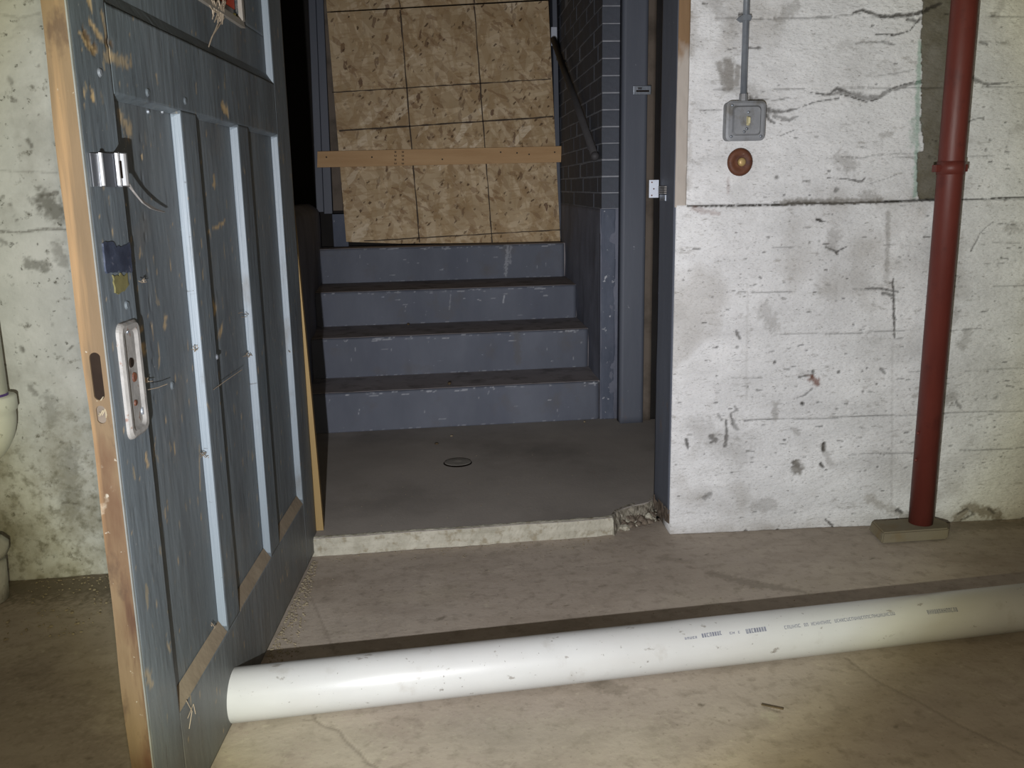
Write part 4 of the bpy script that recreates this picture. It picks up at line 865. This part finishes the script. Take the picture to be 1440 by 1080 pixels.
def strap():
    bm = bmesh.new(); path = []
    src = [((174, 248), .015, .008), ((184, 265), .014, .010), ((196, 280), .012, .012), ((208, 289), .009, .010), ((220, 295), .004, .004), ((231, 298), -.002, .0025)]
    prev = None
    for (px, py), h, w in src:
        s, z = dsz(px, py, h)
        ring = [bm.verts.new(tuple(DP+DU*(s+a*w)+DN*(h+b*.0015)+np.array([0, 0, z+a*w*.5]))) for a, b in ((-1, -1), (1, -1), (1, 1), (-1, 1))]
        if prev:
            for i in range(4): bm.faces.new((prev[i], prev[(i+1) % 4], ring[(i+1) % 4], ring[i]))
        else: bm.faces.new(ring)
        prev = ring
    bm.faces.new(prev); o = from_bm('strap', bm, M['plastic_tail'], HS); o['label'] = 'limp dusty strap hanging from the hasp'
strap()
# cobwebs: dusty threads
def threads(name, paths, r=.0009, m='cobweb'):
    bm = bmesh.new()
    for P in paths:
        P = [DP+DU*a[0]+DN*a[2]+np.array([0, 0, a[1]]) for a in P]
        for a, b in zip(P[:-1], P[1:]): add_cyl(bm, a, b, r, r*.8, 5, False)
    o = from_bm(name, bm, M[m], door); o['kind'] = 'stuff'; return rel(o, door)
def dpth(off, *pts_): return [(*dsz(p[0], p[1], off), off) for p in pts_]
W_ = []
for k in range(16):
    a = (298+RD.uniform(-4, 22), RD.uniform(-3, 14)); b = (300+RD.uniform(-6, 14), 22+RD.uniform(-6, 14)); W_.append(dpth(-.010, a, ((a[0]+b[0])/2+RD.uniform(-3, 3), (a[1]+b[1])/2), b))
W_.append(dpth(-.012, (312, 22), (306, 34), (302, 44), (298, 52), (292, 70)))
W_.append(dpth(-.012, (315, 25), (307, 38), (299, 50), (296, 57)))
threads('cobweb', W_, .0016)
W2 = []
for (x0, y0, n_, rr) in [(206, 535, 12, 10), (280, 408, 5, 9), (342, 442, 5, 10), (275, 490, 6, 8), (200, 395, 5, 8), (350, 500, 6, 10), (290, 640, 6, 12), (300, 880, 6, 8), (268, 990, 9, 9), (410, 495, 5, 7), (175, 290, 4, 8)]:
    for k in range(n_):
        a = RD.uniform(0, 6.3); l = rr*RD.uniform(.4, 1); W2.append(dpth(-.006, (x0+RD.uniform(-3, 3), y0+RD.uniform(-5, 5)), (x0+l*math.cos(a), y0+l*math.sin(a)*.5)))
W2.append(dpth(.003, (235, 540), (222, 545), (208, 548))); W2.append(dpth(.003, (340, 520), (318, 535), (300, 548)))
W2.append(dpth(.002, (262, 985), (270, 1000), (266, 1025)))
W2.append(dpth(.002, (264, 1010), (272, 990), (275, 1004)))
threads('cobweb', W2, .0008)

# ---------------------------------------------------------------- junction box, conduit, rusty disc on the right wall
def wp(t, z, h): return WA+WT*t+WN*h+np.array([0, 0, z])
def wsolid(name, loops, m, parent, smooth=False):
    bm = bmesh.new(); vv = []
    for pts_, h in loops: vv.append([bm.verts.new(tuple(wp(t, z, h))) for t, z in pts_])
    for a, b in zip(vv[:-1], vv[1:]):
        for i in range(len(a)): bm.faces.new((a[i], a[(i+1) % len(a)], b[(i+1) % len(a)], b[i]))
    bm.faces.new(vv[0]); bm.faces.new(vv[-1]); return rel(from_bm(name, bm, M[m], parent, smooth), parent)
bx = empty('switch_box', tuple(wp(.183, 1.165, 0))); tag(bx, 'square grey metal switch box on the white wall below the conduit', 'switch box')
wsolid('box_body', [(rounded(.128, .237, 1.165, 1.270, .012), -.002), (rounded(.128, .237, 1.165, 1.270, .012), .030)], 'box', bx)
COV = wsolid('cover', [(rounded(.127, .238, 1.164, 1.271, .014), .030), (rounded(.127, .238, 1.164, 1.271, .014), .032), (rounded(.133, .232, 1.170, 1.265, .012), .034), (rounded(.143, .224, 1.178, 1.258, .010), .034), (rounded(.147, .220, 1.182, 1.254, .010), .041)], 'box', bx)
wsolid('toggle', [(rounded(.181, .191, 1.204, 1.230, .003), .040), (rounded(.183, .189, 1.210, 1.226, .002), .051)], 'ivory', bx); o = [c for c in bx.children if c.name.startswith('toggle')][0]; o.parent = COV; o.matrix_parent_inverse = Matrix()
for t, z in [(.142, 1.176), (.226, 1.176), (.142, 1.259), (.183, 1.196), (.186, 1.240), (.176, 1.188)]:
    bm = bmesh.new(); a = wp(t, z, .033 if z in (1.176, 1.259) else .040); add_cyl(bm, a, a+WN*.003, .0045, .0035, 10); rel(from_bm('screw', bm, M['metal'], bx, True), bx)
cn = empty('conduit', tuple(wp(.178, 1.27, .02))); tag(cn, 'thin galvanised conduit running up the white wall from the switch box', 'conduit')
bm = bmesh.new(); add_cyl(bm, wp(.1775, 1.283, .018), wp(.174, 2.49, .018), .0088, .0088, 20); rel(from_bm('tube', bm, M['metal'], cn, True), cn)
bm = bmesh.new(); add_cyl(bm, wp(.1775, 1.2715, .018), wp(.1775, 1.290, .018), .013, .012, 8); rel(from_bm('connector', bm, M['box'], cn), cn)
wsolid('strap', [([(.155, 1.487), (.166, 1.497), (.190, 1.497), (.198, 1.487), (.190, 1.479), (.166, 1.479)], -.001), ([(.165, 1.487), (.168, 1.495), (.188, 1.495), (.190, 1.487), (.188, 1.481), (.168, 1.481)], .0275)], 'metal', cn)
dc_ = empty('wall_knob', tuple(wp(.178, 1.105, 0))); tag(dc_, 'round rusty brown disc with a brass centre on the white wall below the switch box', 'knob')
def lathe_w(name, t, z, prof, m, parent, n=28, j=0):
    loops = []
    for r, h in prof: loops.append(([(t+r*math.cos(2*math.pi*k/n), z+r*math.sin(2*math.pi*k/n)*1.06) for k in range(n)], h))
    return wsolid(name, loops, m, parent, True)
ct, cz = wpt(1040, 228)
lathe_w('disc', ct, cz, [(.036, -.001), (.0365, .005), (.033, .010), (.026, .012), (.020, .009), (.012, .009)], 'rust', dc_)
lathe_w('brass_centre', ct+.002, cz+.0, [(.012, .008), (.011, .016), (.008, .019), (.004, .020)], 'brass', dc_)

# ---------------------------------------------------------------- red pipe on its wooden block
rb = empty('support_block', (1.53, 2.38, 0)); tag(rb, 'dusty wooden block on the floor under the red pipe', 'block')
bm = bmesh.new(); base_ = [(1.412, 2.331), (1.620, 2.329), (1.655, 2.375), (1.640, 2.438), (1.430, 2.440)]; top_ = [(1.418, 2.336), (1.626, 2.334), (1.652, 2.378), (1.636, 2.432), (1.436, 2.434)]
b = [bm.verts.new((x, y, .0015)) for x, y in base_]; t_ = [bm.verts.new((x, y, .034)) for x, y in top_]; bm.faces.new(b); bm.faces.new(t_)
for i in range(5): bm.faces.new((b[i], b[(i+1) % 5], t_[(i+1) % 5], t_[i]))
bmesh.ops.bevel(bm, geom=list(bm.edges), offset=.004, segments=2, affect='EDGES')
rel(from_bm('block', bm, M['block'], rb), rb)
rp = empty('red_pipe', (1.577, 2.398, .034)); tag(rp, 'vertical red painted steel pipe in front of the white wall at the right', 'pipe')
PX, PY, PR = 1.5705, 2.392, .0345
bm = bmesh.new(); add_cyl(bm, (PX, PY, .0345), (PX+.002, PY, 2.49), PR, PR, 40); rel(from_bm('pipe', bm, M['red_pipe'], rp, True), rp)
bm = bmesh.new(); add_cyl(bm, (PX+.001, PY, 1.063), (PX+.001, PY, 1.099), PR+.0022, PR+.0022, 40); rel(from_bm('collar', bm, M['red_pipe'], rp, True), rp)
for sx in (-1, 1):
    bm = bmesh.new(); add_box(bm, PX+sx*(PR+.006)-.008, PX+sx*(PR+.006)+.008, PY-.008, PY+.012, 1.070, 1.090, .002); rel(from_bm('collar_lug', bm, M['red_pipe'], rp), rp)
for z, s in ((.235, -1), (.318, -1), (.52, 1)):
    bm = bmesh.new(); bmesh.ops.create_icosphere(bm, subdivisions=2, radius=.005); bmesh.ops.translate(bm, verts=bm.verts, vec=(PX+s*PR, PY-.004, z)); rel(from_bm('weld_bead', bm, M['red_pipe'], rp, True), rp)

# ---------------------------------------------------------------- white plastic pipe lying across the floor
TH_ = .044; R_P = .0545; Y0 = 1.729
ux = np.array([math.cos(TH_), math.sin(TH_), 0.0]); A0 = np.array([0.0, Y0, R_P+.0015])
def s_at(px):   # distance along the pipe axis seen at that column
    best = min(np.linspace(-.6, 3, 3601), key=lambda s: abs(proj(A0+ux*s)[0]-px)); return best
def proj(P):
    c = MR@(np.array(P, float)-CN); return np.array([720+FOC*c[0]/c[2], 540+FOC*c[1]/c[2]])
pv = empty('plastic_pipe', (float(A0[0]+ux[0]*.5), float(A0[1]+ux[1]*.5), 0)); tag(pv, 'long white plastic pipe lying across the floor in front of the doorway', 'pipe')
sl = -.352
bm = bmesh.new(); nseg = 48; rings = []
nn_ = np.array([-ux[1], ux[0], 0]); zz_ = np.array([0, 0, 1.0])
for (s, r) in [(sl+.012, R_P-.0055), (sl, R_P-.0055), (sl-.001, R_P-.0015), (sl+.0012, R_P), (sl+.4, R_P), (sl+1.4, R_P), (3.0, R_P), (3.0, R_P-.0055), (2.98, R_P-.0055)]:
    ring = []
    for k in range(nseg):
        a = 2*math.pi*k/nseg; wob = .0025*math.sin(a+1.0) if s < sl+.05 else 0
        ring.append(bm.verts.new(tuple(A0+ux*(s+wob)+(nn_*math.cos(a)+zz_*math.sin(a))*r)))
    rings.append(ring)
for a, b in zip(rings[:-1], rings[1:]):
    for i in range(nseg): bm.faces.new((a[i], a[(i+1) % nseg], b[(i+1) % nseg], b[i]))
rel(from_bm('tube', bm, M['pvc'], pv, True), pv)
bm = bmesh.new()
for s in (sl+.0125,):
    ring = [bm.verts.new(tuple(A0+ux*s+(nn_*math.cos(2*math.pi*k/24)+zz_*math.sin(2*math.pi*k/24))*(R_P-.006))) for k in range(24)]; bm.faces.new(ring)
rel(from_bm('bore_shade', bm, M['void'], pv), pv)  # dark disc painting the shade inside the pipe end
# worn print line along the pipe, too blurred to read: small character-like marks wrapped on the surface
def pipe_angle(px, py):
    d = ray(px, py); d = d/np.linalg.norm(d); o_ = CN-A0
    dp = d-ux*(d@ux); op = o_-ux*(o_@ux); a = dp@dp; b = 2*dp@op; c = op@op-R_P**2; D = b*b-4*a*c
    t = (-b-math.sqrt(max(D, 0)))/(2*a); P = CN+d*t; q = P-A0; return q@ux, math.atan2(q[2], q@nn_)
def marks(p0, p1, h, dens, rs, bold=1.0):
    (s0, a0), (s1, a1) = pipe_angle(*p0), pipe_angle(*p1); bm = bmesh.new(); s = s0
    while s < s1:
        w = rs.uniform(.0035, .0055); f = (s-s0)/(s1-s0); am = a0+(a1-a0)*f; hh = h/R_P/2
        def quad(sa, sb, aa, ab):
            vs_ = []
            for (ss, an) in ((sa, aa), (sb, aa), (sb, ab), (sa, ab)): vs_.append(bm.verts.new(tuple(A0+ux*ss+(nn_*math.cos(an)+zz_*math.sin(an))*(R_P+.0003))))
            bm.faces.new(vs_)
        if rs.rand() < dens:
            k = rs.randint(4); t_ = .0012*bold
            quad(s, s+t_, am-hh, am+hh)
            if k in (0, 1): quad(s+t_, s+w, am-hh, am-hh+t_/R_P)
            if k in (1, 2): quad(s+t_, s+w, am+hh-t_/R_P, am+hh)
            if k in (0, 2, 3): quad(s+w-t_, s+w, am-hh, am+hh)
            if k == 3: quad(s+t_, s+w-t_, am-t_/R_P/2, am+t_/R_P/2)
        s += w+.0016
    o = rel(from_bm('printed_marking', bm, M['pvc_print'], pv), pv); return o
rs = np.random.RandomState(5)
marks((963, 898), (980, 896), .005, 1, rs, 1.2); marks((987, 894), (1014, 890), .009, 1, rs, 1.6); marks((1026, 890.5), (1040, 889), .005, .8, rs)
marks((1049, 888), (1075, 884.5), .010, 1, rs, 1.8); marks((1099, 883), (1262, 862), .0075, .9, rs, 1.0); marks((1304, 861), (1346, 857), .010, 1, rs, 1.3)
# ---------------------------------------------------------------- drain pipe with elbow on the left wall
dp_ = empty('drain_pipe', (-1.02, 2.42, .3)); tag(dp_, 'off-white plastic drain pipe with an elbow on the wall at the left edge', 'pipe')
cx, cy = -1.018, 2.415
bm = bmesh.new(); add_cyl(bm, (cx, cy, .545), (cx, cy, 2.49), .0415, .0415, 32); rel(from_bm('riser_pipe', bm, M['abs'], dp_, True), dp_)
bm = bmesh.new(); add_cyl(bm, (cx-.001, cy, .546), (cx-.001, cy, .556), .0435, .0430, 32); rel(from_bm('primer_ring', bm, M['purple'], dp_, True), dp_)
bm = bmesh.new(); prev = None
path = [((cx, .550), .0565, 0), ((cx, .546), .060, 0), ((cx, .515), .0600, 0), ((cx, .508), .054, 0)]+[((cx-.11+.11*math.cos(a), .50-.11*math.sin(a)), .054, a) for a in np.linspace(.05, math.pi/2, 12)]+[((cx-.25, .39), .054, math.pi/2)]
for (x, z), r, a in path:
    ring = [bm.verts.new((x+r*math.cos(k*math.pi/16)*math.cos(a), cy+r*math.sin(k*math.pi/16), z+(-r*math.cos(k*math.pi/16)*math.sin(a)))) for k in range(32)]
    if prev:
        for i in range(32): bm.faces.new((prev[i], prev[(i+1) % 32], ring[(i+1) % 32], ring[i]))
    else: bm.faces.new(ring)
    prev = ring
bm.faces.new(prev); rel(from_bm('elbow', bm, M['abs'], dp_, True), dp_)
# old clay pipe stub at the floor
cs = empty('clay_pipe_stub', (-1.10, 2.40, 0)); tag(cs, 'old dirty pipe stub with a rounded cap at the foot of the left wall', 'pipe')
bm = bmesh.new(); add_cyl(bm, (-1.105, 2.395, .002), (-1.105, 2.395, .105), .068, .072, 28); rel(from_bm('stub', bm, M['raw_wall'], cs, True), cs)
bm = bmesh.new(); prev = None
for r, z in [(.050, .104), (.052, .125), (.082, .128), (.084, .150), (.070, .166), (.04, .174), (.01, .176)]:
    ring = [bm.verts.new((-1.105+r*math.cos(k*math.pi/14), 2.395+r*math.sin(k*math.pi/14), z+.004*math.sin(k*.9))) for k in range(28)]
    if prev:
        for i in range(28): bm.faces.new((prev[i], prev[(i+1) % 28], ring[(i+1) % 28], ring[i]))
    else: bm.faces.new(ring)
    prev = ring
bm.faces.new(prev); rel(from_bm('cap', bm, M['raw_wall'], cs, True), cs)

# ---------------------------------------------------------------- drain cap on the landing, specks and grit
dr = empty('floor_drain', (.230, 3.205, .055)); tag(dr, 'round dusty drain cap set in the landing floor', 'drain')
bm = bmesh.new(); add_cyl(bm, (.230, 3.203, .0548), (.230, 3.203, .0556), .0530, .0530, 36); rel(from_bm('drain_hole_shade', bm, M['void'], dr), dr)  # flush dark disc stands in for the shade of a hole
bm = bmesh.new(); prev = None
for r, z in [(.049, .0572), (.0485, .0600), (.044, .0606), (.02, .0612), (.004, .0614)]:
    ring = [bm.verts.new((.2310+r*1.02*math.cos(k*math.pi/18), 3.2110+r*.90*math.sin(k*math.pi/18), z-.0025+.0015*math.sin(k*math.pi/18))) for k in range(36)]
    if prev:
        for i in range(36): bm.faces.new((prev[i], prev[(i+1) % 36], ring[(i+1) % 36], ring[i]))
    prev = ring
bm.faces.new(prev); rel(from_bm('drain_cap', bm, M['drain'], dr, True), dr)
def pebble(name, c, s, m, label, cat, group=None):
    bm = bmesh.new(); bmesh.ops.create_icosphere(bm, subdivisions=2, radius=1.0)
    for v in bm.verts: v.co = Vector((v.co.x*s[0], v.co.y*s[1], v.co.z*s[2]))*random.uniform(.9, 1.08)
    o = from_bm(name, bm, m, None, True); o.location = (c[0], c[1], c[2]+s[2]*.85); return tag(o, label, cat, group)
p = on_z(632, 541, .2235); pebble('pebble', p, (.008, .008, .007), M['crumb_dark'], 'small dark pebble on the lowest stair tread', 'pebble')
p = on_z(574, 457, .402); pebble('pebble', p, (.007, .006, .005), M['crumb_dark'], 'small dark pebble on the second stair tread', 'pebble')
p = on_z(614, 625, .055); pebble('pebble', p, (.008, .006, .004), M['crumb_dark'], 'dark crumb on the landing behind the drain cap', 'pebble')
p = on_z(635, 614, .055); pebble('pebble', p, (.007, .006, .004), M['crumb'], 'pale crumb on the landing below the lowest riser', 'pebble')
p = on_z(822, 594, .055); pebble('pebble', p, (.005, .005, .004), M['crumb'], 'white crumb at the right foot of the lowest riser', 'pebble')
# wood chip on the floor
bm = bmesh.new(); add_box(bm, -.022, .022, -.0022, .0022, 0, .003, .0008); o = from_bm('wood_chip', bm, M['crumb_dark']); p = on_z(1086, 996); o.location = (p[0], p[1], .0022); o.rotation_euler = (0, 0, -.55); tag(o, 'sliver of wood on the floor in front of the white pipe', 'wood chip')
def grit(name, n, fn, mm, label):
    bm = bmesh.new(); rg = np.random.RandomState(abs(len(name)*7+n))
    for i in range(n):
        x, y, s = fn(rg); r = bmesh.ops.create_icosphere(bm, subdivisions=1, radius=s); q = (rg.uniform(.6, 1.3), rg.uniform(.6, 1.3), rg.uniform(.35, .8))
        for v in r['verts']: v.co = Vector((v.co.x*q[0]+x, v.co.y*q[1]+y, v.co.z*q[2]+s*.3+.0015))
    o = from_bm(name, bm, mm); tag(o, label, 'grit', kind='stuff'); return o
def along_door(rg):
    f = rg.rand(); y = 2.50-.62*f; x = -.250-.115*(2.518-y)+.004+rg.rand()**1.8*(.015+.06*f); return x, y, .0012+.0028*rg.rand()**2
grit('plaster_grit', 520, along_door, M['crumb'], 'pale grit swept along the foot of the open door')
def before_step(rg): return rg.uniform(-.2, .75), 2.525-rg.rand()**2*.10, .0008+.002*rg.rand()**2
grit('floor_grit', 150, before_step, M['crumb'], 'fine grit on the floor before the landing edge')
def left_foot(rg): return rg.uniform(-1.0, -.55), 2.50-rg.rand()**1.6*.35, .001+.004*rg.rand()**2
grit('mould_grit', 420, left_foot, M['crumb'], 'fallen plaster grit at the foot of the left wall')
def anywhere(rg): return rg.uniform(-.2, 1.9), rg.uniform(1.9, 2.38), .0006+.0016*rg.rand()**2
grit('scattered_grit', 140, anywhere, M['crumb'], 'scattered specks on the basement floor')
def on_land(rg): return rg.uniform(-.2, .8), rg.uniform(2.6, 3.68), .0008+.0015*rg.rand()**2
o = grit('landing_grit', 70, on_land, M['crumb'], 'scattered specks on the landing'); o.location.z = .054
